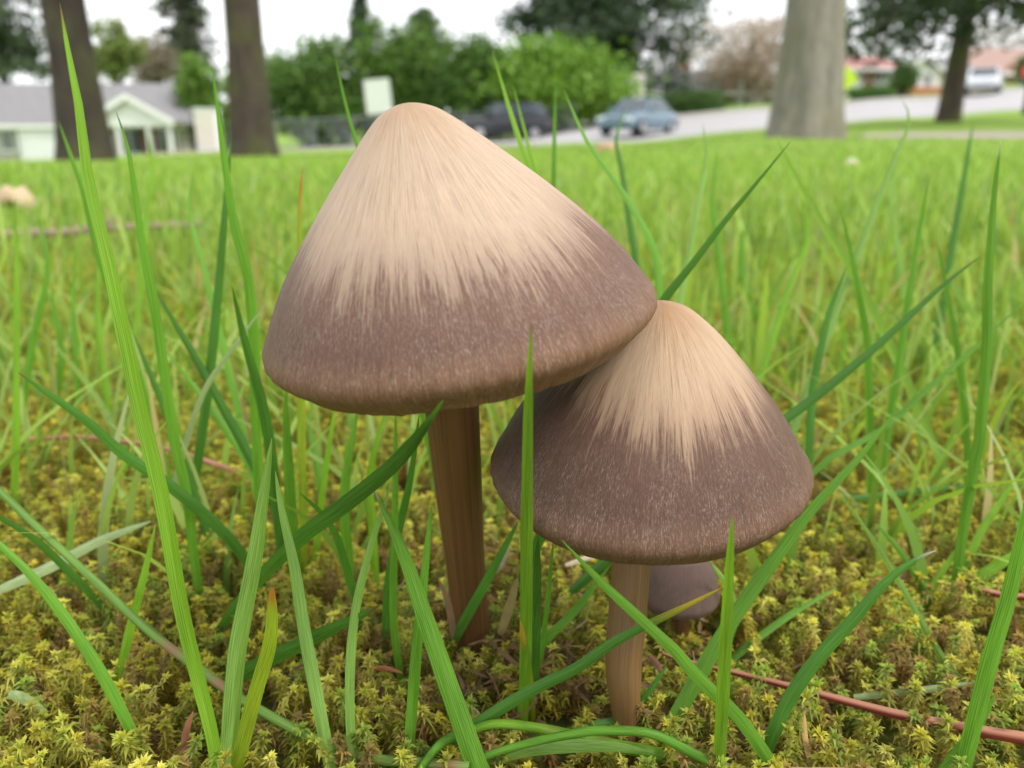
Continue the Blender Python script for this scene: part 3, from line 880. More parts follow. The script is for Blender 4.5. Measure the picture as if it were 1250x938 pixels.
# ------------------------------------------------------------------ cars
def car(px, Y, yaw, L, Wd, prof, roof, paint, label, ride=0.32):
    """prof: (x fraction, lower z, upper z, half width factor) of the body; roof: (x fraction, z, half width) of the greenhouse"""
    g = at_ground(px, Y); g[2] += 0.045
    R = empty('parked_car', g, yaw)
    # body loft, x along length
    def loft(st, n_round=2):
        vs, fs = [], []
        for x, zb, zt, hw in st:
            h = zt - zb
            sec = [(-hw * .9, zb), (-hw, zb + h * .25), (-hw, zb + h * .62), (-hw * .95, zb + h * .86), (-hw * .80, zt), (0, zt + h * .03),
                   (hw * .80, zt), (hw * .95, zb + h * .86), (hw, zb + h * .62), (hw, zb + h * .25), (hw * .9, zb), (0, zb)]
            vs += [(x, a, b) for a, b in sec]
        m = 12
        for i in range(len(st) - 1):
            for k in range(m):
                j = (k + 1) % m
                fs.append((i * m + k, i * m + j, (i + 1) * m + j, (i + 1) * m + k))
        fs.append(tuple(range(m))); fs.append(tuple(range((len(st) - 1) * m + m - 1, (len(st) - 1) * m - 1, -1)))
        return MB().add(vs, fs)
    st = [(L * (f - .5), a, b, Wd / 2 * w) for f, a, b, w in prof]
    body = loft(st).build('body', paint, R, False)
    rs = [(L * (f - .5), z, Wd / 2 * w) for f, z, w in roof]            # base front, top front, top rear, base rear
    (xa, za, wa), (xb, zb, wb), (xc, zc, wc), (xd, zd, wd_) = rs
    V = [(xa, -wa, za), (xb, -wb, zb), (xc, -wc, zc), (xd, -wd_, zd), (xa, wa, za), (xb, wb, zb), (xc, wc, zc), (xd, wd_, zd)]
    MB().add(V, [(0, 3, 2, 1), (4, 5, 6, 7), (0, 1, 5, 4), (1, 2, 6, 5), (2, 3, 7, 6), (0, 4, 7, 3)]).build('cabin', paint, R)
    def pane(a, b, c, d, nm, shrink=0.86, out=0.012):
        q = np.array([V[a], V[b], V[c], V[d]]); ctr = q.mean(0)
        nrm = np.cross(q[1] - q[0], q[2] - q[0]); nrm /= np.linalg.norm(nrm)
        if nrm @ (ctr - np.array([0, 0, ctr[2] - .2])) < 0: nrm = -nrm
        p = ctr + (q - ctr) * shrink
        vs = np.vstack([p + nrm * out, p - nrm * .01])
        MB().add(vs, [(0, 1, 2, 3), (7, 6, 5, 4), (0, 4, 5, 1), (1, 5, 6, 2), (2, 6, 7, 3), (3, 7, 4, 0)]).build(nm, M['glass'], R)
    pane(0, 1, 5, 4, 'windscreen'); pane(2, 3, 7, 6, 'rear_window')
    for sgn in (0, 4):
        a, b, c, d = [np.array(V[sgn + k]) for k in range(4)]
        for f0, f1 in ((0.03, 0.49), (0.52, 0.97)):
            lo0, lo1 = a + (d - a) * f0, a + (d - a) * f1
            up0, up1 = b + (c - b) * f0, b + (c - b) * f1
            q = np.array([lo0 + (up0 - lo0) * .12, lo1 + (up1 - lo1) * .12, lo1 + (up1 - lo1) * .88, lo0 + (up0 - lo0) * .88])
            o_ = np.array([0, -0.012 if sgn == 0 else 0.012, 0])
            vs = np.vstack([q + o_, q - o_])
            MB().add(vs, [(0, 1, 2, 3), (7, 6, 5, 4), (0, 4, 5, 1), (1, 5, 6, 2), (2, 6, 7, 3), (3, 7, 4, 0)]).build('side_window', M['glass'], R)
    for fx in (0.185, 0.80):
        for s in (-1, 1):
            c = np.array([L * (fx - .5), s * (Wd / 2 - .10), ride])
            w = MB().tube([c + (0, -.11 * s, 0), c + (0, .06 * s, 0), c + (0, .115 * s, 0)], [ride, ride, ride * .93], 20).build('wheel', M['rubber'], R)
            MB().tube([c + (0, .10 * s, 0), c + (0, .125 * s, 0)], [ride * .64, ride * .58], 16).build('rim', M['rim'], w)
    x0, x1 = st[0][0], st[-1][0]
    zl = (st[0][1] + st[0][2]) / 2 + .08
    for s in (-1, 1):
        MB().box((x0 + .02, s * Wd * .34, zl), (0.12, 0.36, 0.17)).build('headlight', M['lamp'], R)
        MB().box((x1 - .02, s * Wd * .36, zl + .05), (0.10, 0.28, 0.18)).build('tail_light', M['lamp_red'], R)
        MB().box((xa + .25, s * (Wd / 2 + .07), za + .12), (0.14, 0.2, 0.13)).build('mirror', paint, R)
    for x in (x0 - .04, x1 + .04):
        MB().box((x, 0, st[0][1] + .12), (0.14, Wd * .86, 0.2)).build('bumper', M['rubber'] if paint is M['car_dark'] else paint, R)
    tag(R, label, 'car')
sedan = [(0, .34, .66, .80), (.04, .26, .74, .92), (.16, .24, .84, 1), (.34, .22, .92, 1), (.6, .22, .94, 1), (.84, .24, .93, 1), (.96, .28, .88, .94), (1, .36, .78, .84)]
sroof = [(.30, .90, .90), (.44, 1.40, .72), (.68, 1.40, .72), (.84, .91, .88)]
suv = [(0, .45, .86, .84), (.03, .36, .98, .94), (.14, .34, 1.06, 1), (.3, .32, 1.12, 1), (.6, .32, 1.14, 1), (.9, .34, 1.14, 1), (.98, .38, 1.1, .95), (1, .42, 1.0, .9)]
uroof = [(.26, 1.08, .92), (.37, 1.74, .78), (.88, 1.74, .78), (.985, 1.10, .9)]
car(779, 33.6, math.radians(54), 4.1, 1.70, sedan, sroof, M['car_blue'], 'blue sedan parked on the pale road')
car(614, 40.5, math.radians(16), 4.4, 1.85, suv, uroof, M['car_dark'], 'black off-road vehicle parked in front of the laurel shrubs', 0.38)
car(1189, 48, math.radians(58), 4.4, 1.8, sedan, sroof, M['car_white'], 'white car parked up the road beyond the slim trunk')

# ------------------------------------------------------------------ moss carpet and lawn (uncountable)
def moss_template(r, levels, per, top, seg3=True, leafl=1.15e-3):
    V, Fq, Ft, Cc = [], [], [], []
    H = 7.0e-3
    def leaf(base, d, L, w, curl, c0, c1):
        d = d / np.linalg.norm(d)
        side = np.cross(d, (0, 0, 1.0)); side /= np.linalg.norm(side) + 1e-9
        side = side * math.cos(.5) + np.cross(d, side) * math.sin(.5) * r.choice([-1, 1])
        mid = base + d * L * .5
        tip = base + d * L + np.array([0, 0, -curl * L])
        o = len(V)
        if seg3:
            V.extend([base - side * w * .35, base + side * w * .35, mid + side * w * .5, mid - side * w * .5, tip])
            Fq.append((o, o + 1, o + 2, o + 3)); Ft.append((o + 3, o + 2, o + 4))
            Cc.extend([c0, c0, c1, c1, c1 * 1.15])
        else:
            V.extend([base - side * w * .5, base + side * w * .5, tip])
            Ft.append((o, o + 1, o + 2)); Cc.extend([c0, c0, c1])
    bend = r.normal(size=2) * 0.9e-3
    for k in range(levels):
        f = 0.25 + 0.68 * k / max(1, levels - 1)
        c = np.array([bend[0] * f * f, bend[1] * f * f, H * f])
        for j in range(per):
            a = 2 * math.pi * (j + r.random() * .6) / per + k * 0.9
            el = r.uniform(0.15, 0.7)
            d = np.array([math.cos(a) * math.cos(el), math.sin(a) * math.cos(el), math.sin(el)])
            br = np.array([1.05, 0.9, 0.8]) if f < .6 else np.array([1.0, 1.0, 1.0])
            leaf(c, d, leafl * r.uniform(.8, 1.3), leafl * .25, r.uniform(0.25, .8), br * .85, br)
    c = np.array([bend[0], bend[1], H])
    for j in range(top):
        a = 2 * math.pi * j / top + r.random() * .5
        el = r.uniform(0.3, 1.25)
        d = np.array([math.cos(a) * math.cos(el), math.sin(a) * math.cos(el), math.sin(el)])
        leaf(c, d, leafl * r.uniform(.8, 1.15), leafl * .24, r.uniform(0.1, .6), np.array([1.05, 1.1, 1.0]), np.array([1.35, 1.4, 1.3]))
    return np.array(V), np.array(Fq, int).reshape(-1, 4), np.array(Ft, int).reshape(-1, 3), np.array(Cc)

def moss_field(name, Y0, Y1, umax, spacing, tmpl, sc, big=1.0):
    # jittered grid in plan, kept inside the wedge in front of the lens
    xs = np.arange(-umax * Y1, umax * Y1, spacing); ys = np.arange(Y0, Y1, spacing)
    X, Y = np.meshgrid(xs, ys, indexing='ij'); X, Y = X.ravel(), Y.ravel()
    X = X + rng.uniform(-.5, .5, X.size) * spacing; Y = Y + rng.uniform(-.5, .5, Y.size) * spacing
    keep = (np.abs(X) < umax * Y + 0.012)
    # thin where soil and litter show, clumped elsewhere
    nn = smooth_noise(X * 95 + 1.7, Y * 95 - .4) + .55 * smooth_noise(X * 260, Y * 260 + 2)
    keep &= (rng.random(X.size) < np.clip(1.05 + 0.55 * nn, 0.22, 1.0))
    for sx, sy, rad in ((BIG_BASE[0], BIG_BASE[1], .0026), (MID_BASE[0], MID_BASE[1], .0014)):
        keep &= ((X - sx) ** 2 + (Y - sy) ** 2 > rad ** 2)
    X, Y, nn = X[keep], Y[keep], nn[keep]
    n = X.size
    Z = T(X, Y)
    # taller cushions away from the mushrooms
    h = sc * rng.uniform(0.72, 1.18, n) * (1 + 0.22 * nn) * big
    dm = np.sqrt((X - .003) ** 2 + (Y - .082) ** 2)
    h *= np.clip(0.72 + dm / .09, .72, 1.0)
    pal = np.array([(0.39, 0.355, 0.048), (0.32, 0.335, 0.052), (0.235, 0.305, 0.05), (0.48, 0.455, 0.10), (0.27, 0.19, 0.06)])
    pw = np.stack([np.full(n, 1.0), np.full(n, 1.1), np.clip(0.5 + X * 3, .25, 1.2), np.full(n, .55), np.clip(.9 - dm * 7, .05, .9)], 1)
    cum = np.cumsum(pw / pw.sum(1, keepdims=True), 1)
    ci = (rng.random((n, 1)) > cum).sum(1).clip(0, 4)
    col = pal[ci] * rng.uniform(.72, 1.25, (n, 1))
    VV, QQ, TT, CC, off = [], [], [], [], 0
    ti = rng.integers(0, len(tmpl), n)
    for k, (tv, tq, tt, tcol) in enumerate(tmpl):
        s = np.where(ti == k)[0]
        m = len(s)
        a = rng.uniform(0, 2 * np.pi, m); ca, sa = np.cos(a), np.sin(a)
        wsc = (rng.uniform(.85, 1.2, m) * big)
        P = np.empty((m, len(tv), 3))
        x = tv[:, 0][None] * wsc[:, None]; y = tv[:, 1][None] * wsc[:, None]; z = tv[:, 2][None] * h[s][:, None]
        lx, ly = rng.normal(size=m) * .22, rng.normal(size=m) * .22
        P[..., 0] = X[s][:, None] + x * ca[:, None] - y * sa[:, None] + z * lx[:, None]
        P[..., 1] = Y[s][:, None] + x * sa[:, None] + y * ca[:, None] + z * ly[:, None]
        P[..., 2] = Z[s][:, None] + z
        base = off + np.arange(m)[:, None, None] * len(tv)
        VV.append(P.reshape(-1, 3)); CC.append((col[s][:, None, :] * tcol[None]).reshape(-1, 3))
        if len(tq): QQ.append((base + tq[None]).reshape(-1, 4))
        TT.append((base + tt[None]).reshape(-1, 3))
        off += m * len(tv)
    fs = ([np.vstack(QQ)] if QQ else []) + [np.vstack(TT)]
    o = link_mesh(name, fast_mesh(name, np.vstack(VV), fs, np.clip(np.vstack(CC), .004, .9)), M['moss'])
    return o

BIG_BASE = ground_hit(573, 768, -0.004)
MID_BASE = ground_hit(763, 876, -0.004)
_r = np.random.default_rng(3)
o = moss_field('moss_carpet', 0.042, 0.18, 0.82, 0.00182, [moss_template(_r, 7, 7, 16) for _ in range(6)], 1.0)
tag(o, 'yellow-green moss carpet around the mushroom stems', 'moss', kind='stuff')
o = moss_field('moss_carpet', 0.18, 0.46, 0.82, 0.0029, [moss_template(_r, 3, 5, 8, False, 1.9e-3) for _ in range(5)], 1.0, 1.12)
tag(o, 'soft yellowish moss spreading between the lawn grasses behind the mushrooms', 'moss', kind='stuff')

def lawn_blades(name, X, Y, H, Wd, segs, cols, lean=0.35):
    n = X.size
    Z = T(X, Y) - 0.001
    a = rng.uniform(0, 2 * np.pi, n)
    ln = np.abs(rng.normal(size=n)) * lean * H
    ld = np.stack([np.cos(a), np.sin(a), 0 * a], 1)
    sd_ = rng.uniform(-.9, .9, n)                                   # blade turned around its own axis
    side = np.stack([np.cos(sd_), np.sin(sd_), 0 * a], 1)
    t = np.linspace(0, 1, segs + 1)
    c = np.stack([X, Y, Z], 1)[:, None, :] + np.array([0, 0, 1.0])[None, None] * (H[:, None] * (t - 0.12 * t ** 2))[..., None] + ld[:, None, :] * (ln[:, None] * t ** 2)[..., None]
    wprof = np.interp(t, [0, .25, .6, 1], [.75, 1, .75, .0])
    hw = (Wd[:, None] * wprof[None] / 2)[..., None] * side[:, None, :]
    V = np.stack([c - hw, c + hw], 2).reshape(-1, 3)
    k = (segs + 1) * 2
    b = np.arange(n)[:, None] * k
    q = np.concatenate([b + np.array([[2 * i, 2 * i + 1, 2 * i + 3, 2 * i + 2]]) for i in range(segs)], 0)
    C = np.repeat(cols, k, 0)
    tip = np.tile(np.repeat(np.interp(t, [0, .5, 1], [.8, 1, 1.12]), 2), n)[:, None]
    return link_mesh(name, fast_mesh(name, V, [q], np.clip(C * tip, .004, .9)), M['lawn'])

def grass_palette(n):
    pal = np.array([(0.225, 0.36, 0.058), (0.285, 0.42, 0.075), (0.165, 0.29, 0.05), (0.335, 0.455, 0.12), (0.33, 0.41, 0.16), (0.42, 0.35, 0.17)])
    return pal[rng.choice(6, n, p=[.3, .3, .16, .15, .06, .03])] * rng.uniform(.78, 1.25, (n, 1))

def lawn():
    # middle and far lawn, density falling with distance
    n = 46000
    Y = np.exp(rng.uniform(math.log(0.19), math.log(16), n))
    Y = Y[rng.random(n) < np.interp(Y, [.19, .3, .5, .9], [.16, .32, .68, 1.0])]; n = Y.size
    u = rng.uniform(-.86, .86, n)
    X = u * Y
    H = rng.uniform(.016, .038, n) * np.interp(Y, [.19, .5, .9, 3, 16], [.8, 1.0, .85, .75, .9])
    tall = rng.random(n) < .05
    H = np.where(tall & (Y < 1.6), rng.uniform(.034, .056, n), H)
    Wd = rng.uniform(.0011, .0022, n) * np.interp(Y, [.19, .5, 2, 16], [1.2, 1.5, 3.2, 20])
    ok = ~((Y > 10) & (X > 3.6) & (X / Y > .42))
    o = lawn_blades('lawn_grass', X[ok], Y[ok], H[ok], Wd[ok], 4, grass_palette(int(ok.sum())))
    tag(o, 'bright green lawn grass stretching back to the road', 'grass', kind='stuff')
    # sparse grass in the moss just behind and beside the mushrooms
    n = 800
    Y = np.sqrt(rng.uniform(.100 ** 2, .24 ** 2, n)); u = rng.uniform(-.84, .84, n)
    X = u * Y
    keep = ~((np.abs(X - .004) < .022) & (Y < .108))
    H = rng.uniform(.012, .040, n); H[rng.random(n) < .06] *= 1.35
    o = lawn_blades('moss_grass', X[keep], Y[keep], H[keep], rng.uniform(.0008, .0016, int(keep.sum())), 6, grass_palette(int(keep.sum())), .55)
    tag(o, 'fine thin grass growing through the moss behind the mushrooms', 'grass', kind='stuff')
lawn()

# ------------------------------------------------------------------ mushrooms
HK = np.array([1, .98, .93, .8, .6, .4, .22, .10, .0])
def cap_profile(k, n):
    rk = np.concatenate([[0], k])
    t = np.linspace(0, 8, n); i = np.minimum(t.astype(int), 7); f = t - i
    def cr(a, first):
        a = np.concatenate([[first], a, [2 * a[-1] - a[-2]]])
        p0, p1, p2, p3 = a[i], a[i + 1], a[i + 2], a[i + 3]
        return .5 * (2 * p1 + (p2 - p0) * f + (2 * p0 - 5 * p1 + 4 * p2 - p3) * f ** 2 + (3 * p1 - p0 - 3 * p2 + p3) * f ** 3)
    return np.maximum(cr(rk, -rk[1]), 0), cr(HK, HK[1])

def mushroom(par, knots, sx, el, stem_pts, stem_r, capm, stemm, label, na=320, seed=0, wave=1.0):
    x, y, z, tx, ty, R, H = par
    r_, h_ = cap_profile(np.array(knots), 76)
    ax = np.array([math.sin(tx), -math.sin(ty), 1.0]); ax /= np.linalg.norm(ax)
    e1 = np.array([1, 0, 0.0]); e1 -= ax * (e1 @ ax); e1 /= np.linalg.norm(e1)
    e2 = np.cross(ax, e1)
    C = np.array([x, y, z])
    th = np.linspace(0, 2 * np.pi, na, endpoint=False)
    rr = np.random.default_rng(seed)
    def wob(th, lo, hi, n):
        o = 0 * th
        for _ in range(n):
            k = rr.integers(lo, hi); o = o + math.sin(rr.uniform(0, 6)) * np.sin(k * th + rr.uniform(0, 6.28))
        return o / n
    edge = wob(th, 2, 9, 5) * .020 + wob(th, 14, 40, 8) * .020 + wob(th, 45, 90, 8) * .008
    low = wob(th, 3, 8, 5) * .006
    groove = np.abs(np.sin(th * 29 + 1.3 * np.sin(3 * th))) ** .7 - .6
    s = np.concatenate([[0], np.cumsum(np.hypot(np.diff(r_ * R), np.diff(h_ * H)))]); s /= s[-1]
    rows, S = [], []
    def place(rad, hh, hn):
        lx = rad * np.cos(th) * (1 + el * np.cos(th) * (1 - hn) ** 2) + sx * R * max(hn, 0) ** 1.5
        ly = rad * np.sin(th)
        return C + lx[:, None] * e1 + ly[:, None] * e2 + hh[:, None] * ax
    for i in range(len(r_)):
        f = s[i]
        w = np.clip((f - .72) / .28, 0, 1) ** 2
        rad = r_[i] * R * (1 + wave * (edge * w * .6 + low * f + groove * .006 * np.clip((f - .86) / .1, 0, 1)))
        hh = h_[i] * H + wave * edge * R * w * .55
        rows.append(place(rad, hh, h_[i])); S.append(f)
    # rolled edge, then the underside rising towards the stem
    re, he = r_[-1] * R, 0.0
    tk = R * .035
    for dr, dh in ((-.35, -.45), (-.9, -.6), (-1.5, -.3), (-2.0, .35)):
        rows.append(place((re + dr * tk) * (1 + wave * edge * .6), 0 * th + dh * tk + wave * edge * R * .55, 0)); S.append(1.0)
    ri, hi_ = re - 2.0 * tk, .35 * tk
    r_in = stem_r[-1] * 0.75
    for f in np.linspace(.12, 1, 9):
        rad = ri + (r_in - ri) * f
        hr = np.interp(rad, r_[::1] * R, h_[::1] * H) if f < 1 else 0
        hh = hi_ + (H * .62) * f ** .8
        hh = min(hh, np.interp(rad, np.maximum.accumulate(r_ * R), h_ * H) - tk * 1.6) if rad < R * .97 else hi_ + .002 * f
        rows.append(place(rad + 0 * th, 0 * th + hh, 0)); S.append(1.0)
    V = np.stack(rows)
    nr = V.shape[0]
    V = V.reshape(-1, 3)
    # merge the first ring into an apex by keeping a tiny ring
    i, j = np.meshgrid(np.arange(nr - 1), np.arange(na), indexing='ij')
    a = (i * na + j).ravel(); b = (i * na + (j + 1) % na).ravel()
    faces = np.stack([a, a + na, b + na, b], 1)
    capv = np.stack([np.tile(np.cos(th), nr), np.tile(np.sin(th), nr), np.repeat(np.array(S), na)], 1)
    base = stem_pts[0]
    root = empty('mushroom', base)
    off = np.array(base)
    co = link_mesh('cap', fast_mesh('cap', V - off, [faces], attrs={'cap': capv}), capm, root, True)
    # gills: thin plates under the cap
    gv, gf = [], []
    ng = 84
    for k in range(ng):
        q = 2 * math.pi * k / ng
        d = math.cos(q) * e1 + math.sin(q) * e2; tn = -math.sin(q) * e1 + math.cos(q) * e2
        rin = r_in * 1.5 if k % 2 == 0 else R * (.45 if k % 4 == 1 else .62)
        P = []
        for f in np.linspace(0, 1, 5):
            rad = ri * .985 + (rin - ri * .985) * f
            up = np.interp(rad, np.maximum.accumulate(r_ * R), h_ * H) - tk * 1.5
            ff = (ri - rad) / (ri - r_in)
            ur = min(hi_ + (H * .62) * ff ** .8, up)
            P += [C + d * rad + ax * ur, C + d * rad + ax * (ur - R * .14 * math.sin(math.pi * min(1, .12 + .8 * ff)))]
        for sgn in (-1, 1):
            o_ = len(gv); gv += [p + tn * sgn * 5e-5 - off for p in P]
            for m_ in range(4):
                gf.append((o_ + 2 * m_, o_ + 2 * m_ + 1, o_ + 2 * m_ + 3, o_ + 2 * m_ + 2))
    MB().add(gv, gf).build('gills', M['gill'], root)
    # stem
    P = cat_rom(stem_pts, 40); rad = np.interp(np.linspace(0, 1, 40), np.linspace(0, 1, len(stem_r)), stem_r)
    n = 40
    tq = np.linspace(0, 2 * np.pi, n, endpoint=False)
    rows = []
    for i_, p in enumerate(P):
        t = P[min(i_ + 1, 39)] - P[max(i_ - 1, 0)]; t /= np.linalg.norm(t)
        a_ = np.cross(t, (0, 1.0, 0)); a_ /= np.linalg.norm(a_); b_ = np.cross(t, a_)
        w = rad[i_] * (1 + .03 * np.sin(2 * tq + i_ * .06 + seed) + .008 * np.sin(9 * tq + seed + .3 * math.sin(i_ * .2)) + .005 * np.sin(17 * tq + 1))
        rows.append(p + w[:, None] * (np.cos(tq)[:, None] * a_ + np.sin(tq)[:, None] * b_))
    V = np.vstack(rows) - off
    i, j = np.meshgrid(np.arange(39), np.arange(n), indexing='ij')
    a = (i * n + j).ravel(); b = (i * n + (j + 1) % n).ravel()
    sv = np.stack([np.tile(np.cos(tq), 40), np.tile(np.sin(tq), 40), np.repeat(np.linspace(0, 1, 40), n)], 1)
    link_mesh('stem', fast_mesh('stem', V, [np.stack([a, b, b + n, a + n], 1)], attrs={'cap': sv}), stemm, root, True)
    tag(root, label, 'mushroom')
    return root

def stem_path(pts): return [W(a, b, Y) for a, b, Y in pts]
sb = stem_path([(578, 800, .0895), (573, 745, .0885), (567, 680, .0865), (560, 600, .0835), (554, 530, .0805), (551, 490, .0790), (549, 430, .0768)])
sb[0][2] = min(sb[0][2], SOIL - .001)
mushroom((-0.00465, 0.076, 0.0409, -0.15486, 0.06227, 0.01871, 0.02263), [0.105, 0.195, 0.36, 0.59472, 0.8029, 0.94247, 1.0, 0.88001], -0.0696, 0.00842,
         sb, [.0025, .0024, .0024, .0026, .0028, .0029, .0029], M['cap_big'], M['stem'], 'largest mushroom, with conical cream cap turning purplish brown below', seed=3, wave=1.7)
sm = stem_path([(765, 900, .0735), (763, 860, .0738), (761, 810, .0745), (765, 760, .0756), (770, 700, .0768), (773, 650, .0775), (775, 600, .078)])
sm[0][2] = min(sm[0][2], SOIL - .001)
mushroom((0.01352, 0.078, 0.02568, -0.0298, 0.09886, 0.01637, 0.01935), [0.13, 0.235, 0.41, 0.62437, 0.80985, 0.93196, 1.0, 0.92185], 0.08144, 0.04847,
         sm, [.0011, .0013, .0019, .0021, .0021, .0021, .0021], M['cap_mid'], M['stem2'], 'medium brown mushroom tucked against the rim of the largest one', seed=9, wave=1.7)
g3 = ground_hit(832, 790, -.004)
s3 = [np.array([g3[0], g3[1], SOIL - .001]), np.array([g3[0] - .0001, g3[1] + .0005, .001]), np.array([g3[0] - .0003, g3[1] + .001, .006])]
c3 = W(824, 727, g3[1] + .001)
mushroom((c3[0], c3[1], c3[2], 0.05, 0.02, .0056, .0075), [0.16, 0.34, 0.56, 0.78, 0.90, 0.97, 1.0, 0.96], 0, 0,
         s3, [.0010, .0010, .0010], M['cap_small'], M['stem'], 'tiny grey-brown mushroom half hidden behind the medium one', na=120, seed=5, wave=.6)

# ------------------------------------------------------------------ single grass blades, needles and litter
GREENS = {'g': (0.125, 0.29, 0.03), 'b': (0.19, 0.37, 0.03), 'd': (0.07, 0.19, 0.028), 'p': (0.22, 0.385, 0.085), 'y': (0.26, 0.36, 0.025), 'l': (0.34, 0.44, 0.22)}
TIPS = {'r': (0.20, 0.055, 0.045), 'o': (0.42, 0.18, 0.03), 'w': (0.5, 0.48, 0.42), 'k': (0.09, 0.06, 0.04), 'y': (0.50, 0.36, 0.04)}

def blade(pts, w, style='g', tip='', Y0=None, Y1=None, label=None, group=None, name='grass_blade', cat='grass', round_=False, mat='blade', cols=None, prof=None, nodes=(), seed=None, fold=.22, tiplen=.07, drop=True, two=None):  # by default each object is one single grass blade
    r = np.random.default_rng(int(pts[0][0] * 7 + pts[-1][1] * 13 + w * 5) if seed is None else seed)
    p0 = pts[0]
    if Y0 is None: Y0 = ground_hit(*p0)[1]
    if Y1 is None: Y1 = Y0 + .004
    P2 = np.array(pts, float)
    L = np.concatenate([[0], np.cumsum(np.hypot(*np.diff(P2, axis=0).T))]); L /= L[-1]
    P = np.array([W(a, b, Y0 + (Y1 - Y0) * l) for (a, b), l in zip(pts, L)])
    d = float(np.mean(P[:, 1] * CP - (P[:, 2] - CAMZ) * SP))
    wm = w * d / F
    pre = 0.0
    if drop and P[0, 2] > SOIL + .002:          # root it in the ground below its first seen point
        t0 = P[0] - P[1]; t0 /= np.linalg.norm(t0)
        hgt = P[0, 2] - SOIL
        if t0[2] < -.5:
            q = P[0] + t0 * ((hgt + .001) / -t0[2])
            q[:2] = P[0][:2] + (q[:2] - P[0][:2]) * .8
            m = P[0] + (q - P[0]) * .5 + np.array([(P[0] - q)[0], (P[0] - q)[1], 0]) * -.04
        else:
            q = P[0] + np.array([t0[0] * hgt * .35, t0[1] * hgt * .35, -hgt - .001])
            m = P[0] + (q - P[0]) * .45 + t0 * hgt * .12
        Lt = np.linalg.norm(np.diff(P, axis=0), axis=1).sum()
        pre = np.linalg.norm(q - P[0]) / (Lt + np.linalg.norm(q - P[0]))
        P = np.vstack([q, m, P])
    S = 30
    C = cat_rom(P, S)
    t = np.linspace(0, 1, S)
    if prof is None:
        prof = [(0, .72), (.2, .95), (.45, 1), (.7, .84), (.88, .52), (.96, .26), (1, .03)]
    pw = np.interp(t, *zip(*prof))
    tan = np.gradient(C, axis=0); tan /= np.linalg.norm(tan, axis=1)[:, None]
    view = C - np.array([0, 0, CAMZ]); view /= np.linalg.norm(view, axis=1)[:, None]
    sd_ = np.cross(tan, view); sd_ /= np.linalg.norm(sd_, axis=1)[:, None]
    nrm = np.cross(sd_, tan)
    ph = r.uniform(-.55, .55) + r.uniform(-.35, .35) * t
    side = sd_ * np.cos(ph)[:, None] + nrm * np.sin(ph)[:, None]
    nn = np.cross(side, tan)
    hw = (wm / 2 * pw / np.cos(ph))[:, None]
    k = 5
    us = np.linspace(-1, 1, k)
    base_c = np.array(cols if cols is not None else GREENS[style]) * r.uniform(.88, 1.14)
    if round_:
        k = 8; q = np.linspace(0, 2 * np.pi, k, endpoint=False)
        V = C[:, None] + hw[:, None] * (np.cos(q)[None, :, None] * side[:, None] + np.sin(q)[None, :, None] * nn[:, None])
        i, j = np.meshgrid(np.arange(S - 1), np.arange(k), indexing='ij')
        a = (i * k + j).ravel(); b_ = (i * k + (j + 1) % k).ravel()
        faces = np.stack([a, b_, b_ + k, a + k], 1)
        uv = np.stack([np.tile(np.abs(np.linspace(-1, 1, k)), S), np.repeat(t, k)], 1)
    else:
        fd = fold * r.uniform(.5, 1.5)
        V = C[:, None] + us[None, :, None] * (hw * 1.0)[:, None] * side[:, None] + ((np.abs(us) - .5) * fd)[None, :, None] * hw[:, None] * 2 * nn[:, None]
        faces = grid_faces(S, k)
        uv = np.stack([np.tile((us + 1) / 2, S), np.repeat(t, k)], 1)
    c = np.repeat(base_c[None], S * k, 0)
    if two is not None:
        c = np.where((np.tile(np.arange(k), S) >= 3)[:, None], np.array(two)[None], c)
        c = c * np.where(r.random((S * k, 1)) < .08, .45, 1.0)
    tt = np.repeat(t, k)[:, None]
    c = c * np.interp(tt, [0, .25, .7, 1], [.98, 1.0, 1.04, 1.12])
    c = c * (1 + .05 * np.sin(tt * 23 + r.uniform(0, 6)))
    if tip:
        f = np.clip((tt - (1 - tiplen)) / (tiplen * .6), 0, 1)
        c = c * (1 - f) + np.array(TIPS[tip]) * f
    for nd in nodes:
        f = np.exp(-((tt - nd) / .012) ** 2) * .85
        c = c * (1 - f) + np.array((0.42, 0.20, 0.15)) * f
    loc = C[0].copy()
    me = fast_mesh(name, V.reshape(-1, 3) - loc, [faces], np.clip(c, .004, .9), uv)
    o = link_mesh(name, me, M[mat], smooth=True)
    o.location = loc
    return tag(o, label, cat, group)

# ---- near and in focus
blade([(268, 945), (258, 890), (238, 810), (222, 741), (201, 620), (185, 550), (169, 488), (153, 411), (132, 315), (109, 219), (97, 130), (85, 70), (73, 4)], 19, 'b', 'r', .0655, .074, 'longest bright green grass blade, with pink tip reaching the dark brown trunk', tiplen=.02)
blade([(278, 942), (290, 802), (310, 693), (322, 610), (332, 535)], 22, 'p', '', None, .072, 'broad pale green grass blade beside the longest blade')
blade([(288, 940), (310, 854), (330, 782), (332, 718)], 19, 'y', 'o', None, .067, 'short stubby grass blade with a rusty orange tip', tiplen=.09, prof=[(0, .9), (.4, 1), (.75, .9), (.93, .6), (1, .3)])
blade([(588, 948), (582, 934), (553, 851), (519, 753), (489, 666), (457, 598)], 27, 'g', 'w', .064, .071, 'broad leaning grass blade in front of the largest stem, whitish at its tip', tiplen=.03, prof=[(0, 1), (.3, .98), (.6, .82), (.85, .5), (1, .06)])
blade([(498, 942), (509, 797), (519, 700), (527, 615)], 14, 'g', '', None, .071, 'narrow upright grass blade crossing behind the broad leaning blade')
